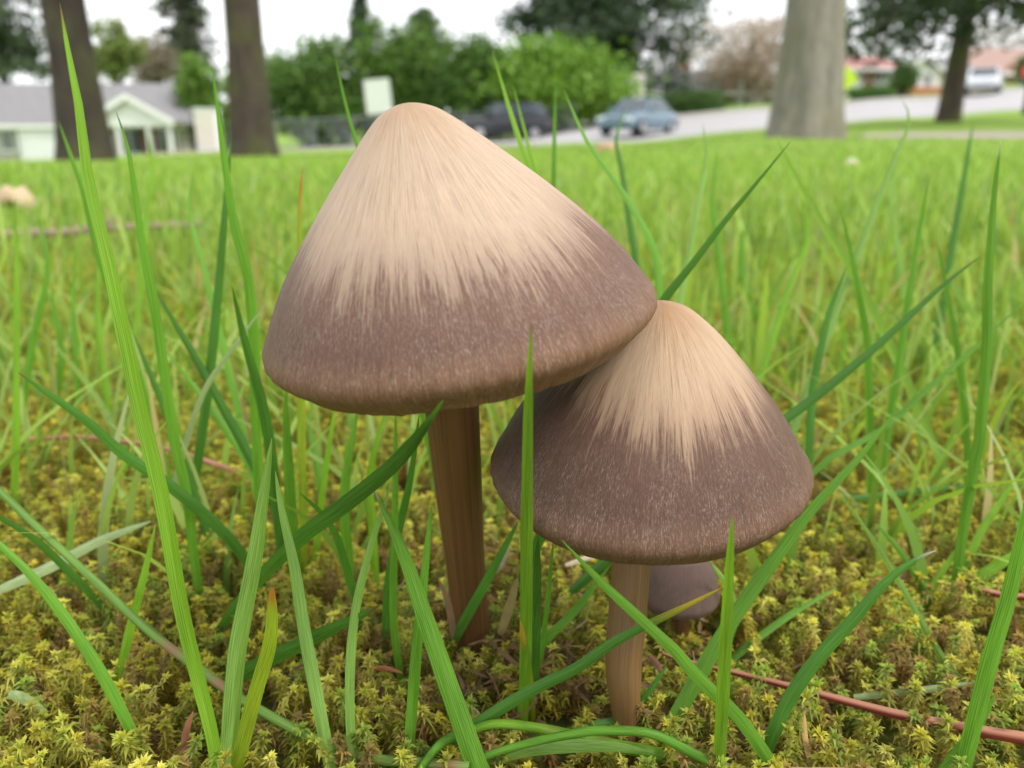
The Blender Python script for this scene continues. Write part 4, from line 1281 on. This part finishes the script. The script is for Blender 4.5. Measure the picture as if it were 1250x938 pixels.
blade([(638, 885), (642, 790), (643, 660), (644, 550), (646, 460), (649, 394)], 17, 'b', 'r', None, .0545, 'upright bright grass blade crossing in front of both big caps', tiplen=.025, prof=[(0, .95), (.3, 1), (.6, .92), (.85, .6), (1, .04)])
blade([(650, 850), (653, 760), (657, 655)], 15, 'd', '', None, .066, 'dark grass blade passing up behind the medium cap beside the upright blade')
blade([(656, 835), (668, 740), (676, 655)], 7, 'g', '', None, .074, 'very thin grass blade under the left side of the medium cap')
blade([(648, 872), (643, 815), (635, 757)], 13, 'y', 'y', None, .068, 'short grass blade with a yellow tip at the foot of the upright blade', tiplen=.3)
blade([(545, 797), (590, 716), (633, 636)], 13, 'd', '', None, .077, 'dark slanting grass blade rising from the foot of the largest stem')
blade([(950, 945), (905, 880), (874, 849), (844, 819), (826, 797), (782, 756), (735, 712), (686, 660)], 17, 'g', '', .0645, .0625, 'long slanting grass blade crossing the medium mushroom stem downwards to the right', prof=[(0, .9), (.3, 1), (.55, .95), (.85, .6), (1, .05)])
blade([(590, 880), (655, 841), (704, 817), (753, 783), (831, 744), (862, 728), (884, 716)], 15, 'd', 'y', .068, .070, 'grass blade with a yellow-brown tip lying across the medium mushroom stem', tiplen=.2)
blade([(822, 882), (848, 834), (876, 786), (905, 741), (953, 673), (993, 620), (1048, 560), (1072, 529), (1098, 498)], 19, 'g', '', .0715, .082, 'long grass blade leaning past the right side of the medium cap', prof=[(0, 1), (.3, 1), (.55, .85), (.85, .42), (1, .04)])
blade([(877, 945), (883, 842), (889, 721), (894, 630)], 17, 'b', '', .064, .0555, 'upright bright grass blade in front of the right part of the medium cap')
blade([(927, 942), (945, 894), (969, 846), (1001, 802), (1042, 757), (1082, 711), (1118, 684), (1143, 672)], 17, 'd', 'w', None, .070, 'dark curved grass blade bowing over the long red needle', tiplen=.05)
blade([(1174, 950), (1195, 866), (1215, 790), (1235, 721), (1252, 640), (1268, 560)], 20, 'g', '', .0645, .066, 'wide green grass blade crossing the end of the long red needle')
blade([(1153, 942), (1178, 908), (1200, 876), (1216, 846)], 14, 'g', '', .0652, .066, 'short grass blade joined at the foot of the wide right-hand blade')
blade([(182, 942), (153, 878), (121, 818), (81, 757), (40, 705), (-4, 662), (-40, 636)], 14, 'g', '', None, .070, 'bowed grass blade arching over the open moss')
blade([(143, 838), (157, 774), (173, 713), (190, 640)], 11, 'b', '', None, .082, 'thin bright grass blade standing in the open moss')
blade([(331, 805), (352, 795), (371, 786), (411, 766), (440, 753), (464, 739)], 22, 'd', 'r', .076, .069, 'broad dark grass leaf lying sideways with a reddish tip', tiplen=.05, prof=[(0, .8), (.3, 1), (.7, .8), (.9, .4), (1, .04)])
blade([(404, 942), (387, 854), (371, 770), (359, 693), (343, 620), (336, 575)], 16, 'p', '', None, .076, 'pale slender grass blade next to the stubby orange-tipped blade')
blade([(431, 942), (427, 842), (433, 753), (451, 673), (470, 615), (478, 585)], 12, 'p', '', None, .073, 'slim bowed grass blade left of the broad leaning blade')
blade([(498, 700), (478, 640), (455, 597)], 9, 'l', 'r', .078, .072, 'small bent grass tip, pinkish at its end')
blade([(362, 662), (400, 632), (430, 610), (478, 570), (511, 532), (541, 489)], 23, 'd', '', .078, .0555, 'broad dark grass blade whose tip touches the rim of the largest cap', prof=[(0, .6), (.3, .9), (.6, 1), (.85, .75), (1, .05)])
blade([(427, 712), (411, 657), (391, 626), (365, 601)], 11, 'd', '', .088, .080, 'dark curling grass blade below the left rim of the largest cap')
blade([(489, 830), (480, 753), (482, 626), (483, 500)], 10, 'g', '', None, .083, 'upright thin grass blade just left of the largest stem')
blade([(470, 800), (476, 700), (500, 590), (512, 505)], 11, 'd', '', None, .085, 'dark thin grass blade rising into the shade of the largest cap')
blade([(816, 906), (845, 918), (885, 938), (910, 956)], 17, 'p', '', .069, .063, 'pale grass blade lying flat below the medium stem', drop=False)
blade([(718, 890), (770, 872), (815, 812)], 12, 'd', '', .0725, .075, 'low dark grass blade between the two stems')
blade([(897, 802), (961, 753), (1022, 717)], 9, 'g', '', None, .092, 'thin grass blade leaning low over the moss above the red needle')
blade([(1042, 852), (1102, 846), (1150, 840), (1196, 833)], 9, 'l', '', .0765, .078, 'pale grass blade lying just above the long red needle', drop=False)
blade([(660, 790), (700, 748), (745, 690)], 12, 'g', '', .083, .090, 'short grass blade in the gap between the two stems')
blade([(905, 770), (890, 720), (868, 686)], 10, 'p', '', None, .086, 'pale grass blade beside the tiny mushroom')
blade([(885, 800), (905, 735), (930, 690)], 10, 'g', '', None, .088, 'green grass blade rising beside the tiny mushroom')
blade([(910, 760), (925, 706), (960, 668)], 9, 'b', '', None, .098, 'bright thin grass blade under the right rim of the medium cap')

# ---- runners lying on the moss
RN = dict(name='grass_runner', cat='grass stem', round_=True, drop=False, prof=[(0, .75), (.5, .95), (1, 1)])
blade([(-20, 585), (0, 600), (40, 639), (113, 707), (181, 770), (242, 816), (298, 856), (379, 900), (447, 925), (519, 932), (575, 936)], 12, 'p', '', .086, .0640, 'long pale grass runner with pink joints lying across the moss', nodes=(.45, .55, .78, .88, .965), **RN)
blade([(574, 893), (596, 885), (620, 884), (656, 889), (685, 895), (711, 901), (740, 908), (802, 921), (850, 938)], 13, 'b', '', .0675, .0665, 'bright grass runner with pinkish joints arching below the stems', nodes=(.36, .60), **RN)
blade([(566, 934), (608, 918), (655, 905), (700, 896), (733, 892), (792, 895), (831, 912), (880, 938)], 12, 'g', '', .0655, .064, 'green runner crossing under the bright jointed runner', **RN)
blade([(560, 936), (598, 927), (656, 914), (740, 912), (800, 920)], 17, 'p', '', .0662, .0655, 'flat pale grass blade lying beneath the runners', drop=False)
blade([(508, 945), (534, 912), (556, 898), (580, 890)], 12, 'g', '', .0645, .0675, 'short green runner bending towards the bright jointed runner', **RN)

# ---- a little farther, softly blurred, left side
G1 = 'soft grass blades among the moss to the left of the largest cap'
blade([(318, 713), (290, 669), (250, 628), (201, 588), (153, 556), (107, 515), (58, 480), (22, 455)], 15, 'd', 'r', None, .084, 'dark grass blade with a dark red tip leaning left over the moss', tiplen=.03)
blade([(66, 680), (40, 657), (0, 632), (-40, 612)], 10, 'd', '', .090, .086, 'dark grass blade passing under the long pale runner')
blade([(-10, 724), (60, 693), (121, 661), (186, 636)], 13, 'l', '', .092, .099, 'whitish green dry-looking grass blade lying over the moss', drop=False)
blade([(335, 600), (326, 526), (315, 476), (299, 419), (283, 349)], 15, 'd', '', .104, .098, 'dark pointed grass blade ending beside the left flank of the largest cap')
blade([(318, 600), (315, 545), (311, 415), (303, 334), (288, 277), (276, 205), (269, 151), (259, 86)], 14, 'g', '', .110, .106, 'tall grass blade pointing at the light green shrub')
blade([(232, 620), (242, 557), (255, 461), (265, 365), (276, 238), (282, 170)], 12, 'd', '', .118, .120, 'tall dark grass blade crossing behind the pointed blades')
blade([(240, 700), (228, 600), (215, 545), (200, 445), (188, 365), (173, 288), (158, 188), (142, 137)], 13, 'g', 'k', .098, .096, 'tall grass blade with a dark tip in front of the white porch', tiplen=.04)
blade([(150, 400), (119, 307), (101, 232), (86, 190), (71, 147)], 11, 'g', '', .130, .130, 'soft grass blade close behind the longest blade')
blade([(15, 770), (17, 640), (19, 545), (20, 400), (19, 242)], 9, 'b', '', .125, .135, 'straight thin grass blade in front of the pale dry leaf')
blade([(215, 540), (203, 507), (180, 450), (160, 402)], 10, 'd', '', .115, .118, 'slender dark grass blade leaning towards the longest blade')
blade([(330, 610), (303, 557), (246, 453), (188, 352)], 12, 'd', '', .112, .122, 'long dark grass blade slanting up behind the tall blades')
blade([(300, 560), (269, 515), (235, 470), (202, 428)], 11, 'g', '', .118, .126, 'shorter green grass blade alongside the long dark slanting one')
blade([(226, 545), (250, 476), (292, 415), (327, 368)], 8, 'l', '', .112, .106, 'thin pale grass blade leaning towards the largest cap')
blade([(356, 640), (352, 570), (349, 500), (350, 475)], 15, 'g', '', .098, .096, 'grass blade standing under the left rim of the largest cap')
blade([(425, 690), (420, 600), (437, 495)], 13, 'g', '', .100, .098, 'grass blade under the middle of the left rim')
blade([(385, 680), (395, 590), (410, 490)], 9, 'b', '', .108, .108, 'thin bright grass blade in the shade under the largest cap')
blade([(455, 640), (452, 580), (470, 500)], 11, 'b', '', .104, .106, 'bright grass blade half behind the dark blade under the cap')
blade([(366, 330), (366, 292), (366, 244), (370, 202)], 11, 'y', 'o', .115, .118, 'grass blade with an orange-brown tip beside the upper left flank', tiplen=.13)
blade([(470, 300), (450, 220), (437, 180), (422, 129), (408, 64)], 9, 'g', '', .110, .112, 'grass blade crossing the chain-link fence left of the white sign')
blade([(92, 420), (90, 360), (92, 296)], 7, 'g', '', .17, .175, 'small soft grass blade behind the longest blade')
for a in ([(128, 470), (118, 380), (122, 300)], [(60, 520), (75, 440), (62, 350)], [(250, 330), (232, 260), (236, 205)], [(40, 420), (58, 330), (46, 260)], [(180, 250), (186, 205), (180, 165)], [(110, 640), (140, 590), (168, 545)], [(70, 640), (60, 580), (72, 530)], [(300, 640), (280, 600), (262, 570)], [(385, 560), (378, 520), (384, 480)]):
    y0 = .125 + .12 * random.random()
    blade(a, 9, random.choice('gbdb'), '', y0, y0 + .006, 'soft blurred grass blade among the moss beside the largest cap', G1)

# ---- behind the caps and on the right
G2 = 'soft grass blades to the right of the medium cap'
blade([(672, 300), (650, 215), (636, 175), (621, 129), (601, 62)], 11, 'b', '', .125, .130, 'bright grass blade in front of the black vehicle')
blade([(676, 290), (650, 195), (638, 150), (626, 102)], 8, 'b', '', .135, .14, 'fainter grass blade beside the one in front of the black vehicle')
blade([(675, 300), (676, 199), (678, 98)], 9, 'g', '', .14, .145, 'straight upright grass blade between black vehicle and blue car')
blade([(806, 380), (800, 310), (770, 250), (735, 199), (713, 166), (688, 109)], 10, 'g', '', .115, .125, 'bowed grass blade in front of the blue car')
blade([(780, 420), (813, 364), (844, 325), (887, 268), (931, 215), (965, 173)], 15, 'd', '', .100, .103, 'dark sharp grass blade pointing up from the apex of the medium cap', prof=[(0, .9), (.3, 1), (.6, .85), (.85, .45), (1, .04)])
blade([(940, 525), (970, 504), (1010, 473), (1062, 430), (1106, 390), (1150, 349), (1198, 312)], 13, 'd', 'k', .104, .112, 'long dark grass blade reaching out from the right flank of the medium cap', tiplen=.03)
blade([(1000, 570), (1018, 556), (1080, 521), (1128, 478), (1193, 421), (1252, 367)], 8, 'g', '', .118, .128, 'pale grass blade running parallel below the long dark one')
blade([(1165, 721), (1179, 628), (1191, 560), (1195, 543), (1204, 434), (1206, 347), (1213, 246), (1222, 172)], 13, 'g', 'w', .100, .106, 'tall upright grass blade with pale tip below the footpath', tiplen=.02)
blade([(1165, 735), (1195, 705), (1239, 677), (1270, 655)], 14, 'b', '', .100, .100, 'bright grass blade branching low from the tall upright one')
blade([(1160, 725), (1183, 681), (1203, 641), (1252, 570)], 10, 'b', '', .104, .112, 'bright thin grass blade beside the tall upright one')
blade([(1180, 600), (1180, 543), (1171, 447), (1158, 368), (1144, 296)], 9, 'g', '', .128, .135, 'thin bowed grass blade left of the tall upright one')
blade([(1062, 600), (1062, 543), (1058, 420), (1051, 377), (1040, 316), (1026, 254)], 10, 'g', '', .125, .132, 'grass blade leaning left across the long dark one')
blade([(1080, 560), (1088, 499), (1101, 421), (1115, 325), (1133, 222)], 9, 'g', 'k', .135, .142, 'thin grass blade leaning right below the slim dark trunk', tiplen=.04)
blade([(988, 540), (992, 482), (1003, 421), (1014, 377), (1034, 325)], 11, 'd', '', .122, .128, 'curved dark grass blade behind the right flank of the medium cap')
blade([(1060, 370), (1027, 312), (983, 237), (946, 166)], 11, 'p', '', .145, .15, 'pale grass blade leaning left in front of the stout pale trunk')
blade([(1190, 855), (1146, 798), (1098, 713), (1058, 649), (1023, 599)], 8, 'p', 'w', .0785, .098, 'thin pale grass blade over the moss with a dry brown foot', tiplen=.03)
blade([(1130, 720), (1098, 672), (1070, 640)], 9, 'g', '', .100, .104, 'short grass blade beside the thin pale one')
blade([(1005, 614), (1102, 602), (1163, 596), (1262, 591)], 8, 'd', '', .122, .128, 'dark grass blade lying level over the far moss', drop=False)
blade([(1110, 770), (1140, 715), (1180, 655)], 8, 'b', '', .098, .102, 'bright grass blade in the moss left of the tall upright one')
for a in ([(1240, 480), (1232, 400), (1240, 330)], [(1100, 330), (1088, 250), (1096, 190)], [(880, 330), (870, 250), (876, 180)], [(930, 400), (905, 330), (912, 265)], [(1020, 460), (1030, 410), (1012, 360)], [(1230, 620), (1222, 560), (1236, 500)], [(1130, 640), (1118, 580), (1130, 520)], [(960, 360), (985, 290), (975, 230)], [(850, 260), (862, 200), (858, 150)], [(1170, 260), (1180, 200), (1188, 150)],
          [(1060, 720), (1050, 670), (1066, 630)], [(1215, 420), (1170, 360), (1140, 310)], [(1085, 210), (1110, 150), (1100, 120)], [(760, 215), (752, 170), (765, 130)], [(1150, 560), (1130, 480), (1150, 420)]):
    y0 = .13 + .13 * random.random()
    blade(a, 9, random.choice('gbdbp'), '', y0, y0 + .008, 'soft blurred grass blade standing beyond the medium cap', G2)

# ---- reddish conifer needles
def needle(pts, w0, w1, Y0, Y1, label, col=(0.20, 0.045, 0.028), two=(0.40, 0.19, 0.12)):
    return blade(pts, w1, 'g', '', Y0, Y1, label, None, 'conifer_needle', 'needle', False, 'dry', col, [(0, w0 / w1 * .6), (.1, w0 / w1), (1, 1)], fold=.45, drop=False, two=two)
needle([(808, 798), (830, 806), (880, 818), (961, 838), (1082, 870), (1175, 890), (1262, 905)], 6, 14, .0815, .0655, 'long reddish brown needle lying across the moss beneath the medium cap')
needle([(1199, 721), (1225, 727), (1262, 731)], 8, 9, .0935, .0915, 'short red needle end lying behind the wide grass blade')
needle([(22, 540), (84, 534), (153, 540), (207, 549), (292, 577)], 6, 6, .150, .134, 'faded pink needle lying in the grass beside the largest cap', (0.36, 0.17, 0.12))
needle([(770, 948), (930, 941), (1070, 942)], 7, 8, .0635, .0635, 'orange-brown needle lying flat at the foot of the dark curved blade', (0.26, 0.09, 0.03))

# ---- dry litter
DR = dict(name='dry_grass_stalk', cat='dry stalk', mat='dry', drop=False)
blade([(556, 792), (548, 740), (536, 708)], 9, 'g', '', .087, .0815, 'dry tan grass stalk leaning on the foot of the largest stem', cols=(0.30, 0.19, 0.11), **DR)
blade([(610, 775), (622, 740), (632, 705)], 12, 'g', '', .086, .085, 'withered straw-coloured grass blade between the largest stem and the upright blade', cols=(0.34, 0.27, 0.11), **DR)
blade([(565, 858), (577, 865), (587, 873)], 4, 'g', '', .0735, .0725, 'tiny pale straw piece in the dark litter', cols=(0.5, 0.38, 0.24), **DR)
blade([(10, 848), (26, 852), (58, 871)], 12, 'l', '', .072, .0735, 'clipped grass end with a bleached tip resting on the moss', name='grass_clipping', cat='grass clipping', drop=False)
blade([(990, 935), (983, 900), (982, 870)], 7, 'g', '', .066, .072, 'bent straw-coloured stalk standing under the long red needle', cols=(0.45, 0.30, 0.12), **DR)
blade([(230, 935), (226, 900), (236, 868)], 9, 'g', '', .0665, .070, 'reddish brown dead stalk at the foot of the longest blade', cols=(0.24, 0.09, 0.05), **DR)
blade([(1146, 800), (1160, 818), (1188, 852)], 4, 'g', '', .085, .078, 'thin brown dry stalk end above the red needle', cols=(0.36, 0.22, 0.15), **DR)
blade([(448, 817), (470, 816), (492, 822)], 6, 'g', '', .079, .078, 'short rusty litter strip in the dark moss', cols=(0.28, 0.11, 0.05), **DR)
blade([(690, 690), (730, 678), (756, 684)], 6, 'g', '', .100, .100, 'pale straw piece lying behind the medium stem', cols=(0.55, 0.45, 0.33), **DR)
blade([(792, 800), (803, 812), (812, 830)], 8, 'g', '', .082, .079, 'curled brown litter scrap next to the medium stem', cols=(0.20, 0.10, 0.06), **DR)
blade([(1080, 752), (1100, 760), (1118, 770)], 8, 'g', '', .0905, .0895, 'rust brown moss litter strip above the long needle', cols=(0.36, 0.17, 0.05), **DR)
blade([(600, 700), (612, 690), (622, 668)], 7, 'g', '', .1, .1, 'pale dry stalk seen between largest stem and medium cap', cols=(0.5, 0.42, 0.34), **DR)

def fallen_twig():
    P = [W(-30, 356, .42), W(40, 345, .43), W(95, 335, .44), W(150, 326, .46), W(250, 312, .48)]
    for q in P: q[2] = max(q[2] + .003, .012)
    loc = P[0].copy()
    mb = MB().tube([q - loc for q in cat_rom(P, 16)], [.0026 - .0008 * k / 16 + .0005 * math.sin(k * 2.1) for k in range(16)], 9)
    mb.tube([P[2] - loc, P[2] - loc + np.array([.02, .02, .006])], [.0016, .0006], 6)
    o = mb.build('fallen_twig', M['twig'], None, True)
    o.location = loc
    tag(o, 'greyish fallen twig lying in the lawn behind the longest grass blade', 'twig')
fallen_twig()

def dry_leaf(px, py, Y, w, h, col, label, name='fallen_leaf'):
    c = W(px, py, Y)
    n, m = 9, 7
    V = []
    for i in range(n):
        f = i / (n - 1); ww = math.sin(math.pi * min(max(f, .03), .97)) ** .7
        for j in range(m):
            g = j / (m - 1) * 2 - 1
            V.append((w * (f - .5), g * ww * h * .35 + .1 * h * math.sin(f * 5), h * (.55 * ww * (1 - g * g * .8) + .12 * math.sin(f * 9 + g * 3))))
    V = np.array(V)
    me = fast_mesh(name, V, [grid_faces(n, m)], np.repeat(np.array([col]), len(V), 0) * rng.uniform(.85, 1.1, (len(V), 1)))
    o = link_mesh(name, me, M['dry'], smooth=True)
    o.location = c - np.array([0, 0, h * .35])
    sm_ = o.modifiers.new('thickness', 'SOLIDIFY'); sm_.thickness = .0006
    tag(o, label, 'leaf')
dry_leaf(17, 236, .62, .034, .030, (0.62, 0.46, 0.30), 'pale tan curled fallen leaf lying in the lawn below the white garage')
dry_leaf(742, 178, 3.0, .085, .055, (0.55, 0.34, 0.22), 'orange-tan fallen leaf in the lawn in front of the blue car')
dry_leaf(1040, 196, 1.6, .022, .018, (0.75, 0.68, 0.55), 'tiny whitish fallen petal in the lawn below the stout pale trunk')

def litter():
    """short brown shreds of dead moss and grass lying around the stem feet"""
    n = 420
    a = rng.uniform(0, 2 * np.pi, n); rad = np.abs(rng.normal(size=n)) * .022
    X = .004 + np.cos(a) * rad * 1.5; Y = .083 + np.sin(a) * rad
    ok = (Y > .05) & (Y < .13); X, Y = X[ok], Y[ok]; n = X.size
    Z = T(X, Y) + rng.uniform(.003, .0068, n)
    d = np.stack([rng.normal(size=n), rng.normal(size=n), rng.normal(size=n) * .45], 1); d /= np.linalg.norm(d, axis=1)[:, None]
    L = rng.uniform(.0016, .0055, n); t = np.linspace(-.5, .5, 6)
    c = np.stack([X, Y, Z], 1)[:, None] + d[:, None] * (L[:, None] * t)[..., None]
    c[..., 2] += (L[:, None] * .5 * (rng.normal(size=n)[:, None]) * (t ** 2)[None])
    sd_ = np.cross(d, rng.normal(size=(n, 3))); sd_ /= np.linalg.norm(sd_, axis=1)[:, None]
    hw = rng.uniform(.00012, .0004, n)[:, None] * np.interp(t, [-.5, 0, .5], [.4, 1, .3])[None]
    V = np.stack([c - hw[..., None] * sd_[:, None], c + hw[..., None] * sd_[:, None]], 2).reshape(-1, 3)
    b = np.arange(n)[:, None] * 12
    q = np.concatenate([b + np.array([[2 * i, 2 * i + 1, 2 * i + 3, 2 * i + 2]]) for i in range(5)], 0)
    pal = np.array([(0.16, 0.09, 0.05), (0.26, 0.16, 0.08), (0.09, 0.055, 0.035), (0.36, 0.25, 0.14)])
    o = link_mesh('plant_litter', fast_mesh('plant_litter', V, [q], np.repeat(pal[rng.choice(4, n, p=[.35, .3, .25, .1])], 12, 0)), M['dry'])
    tag(o, 'brown shreds of dead moss and grass around the stem feet', 'litter', kind='stuff')
litter()
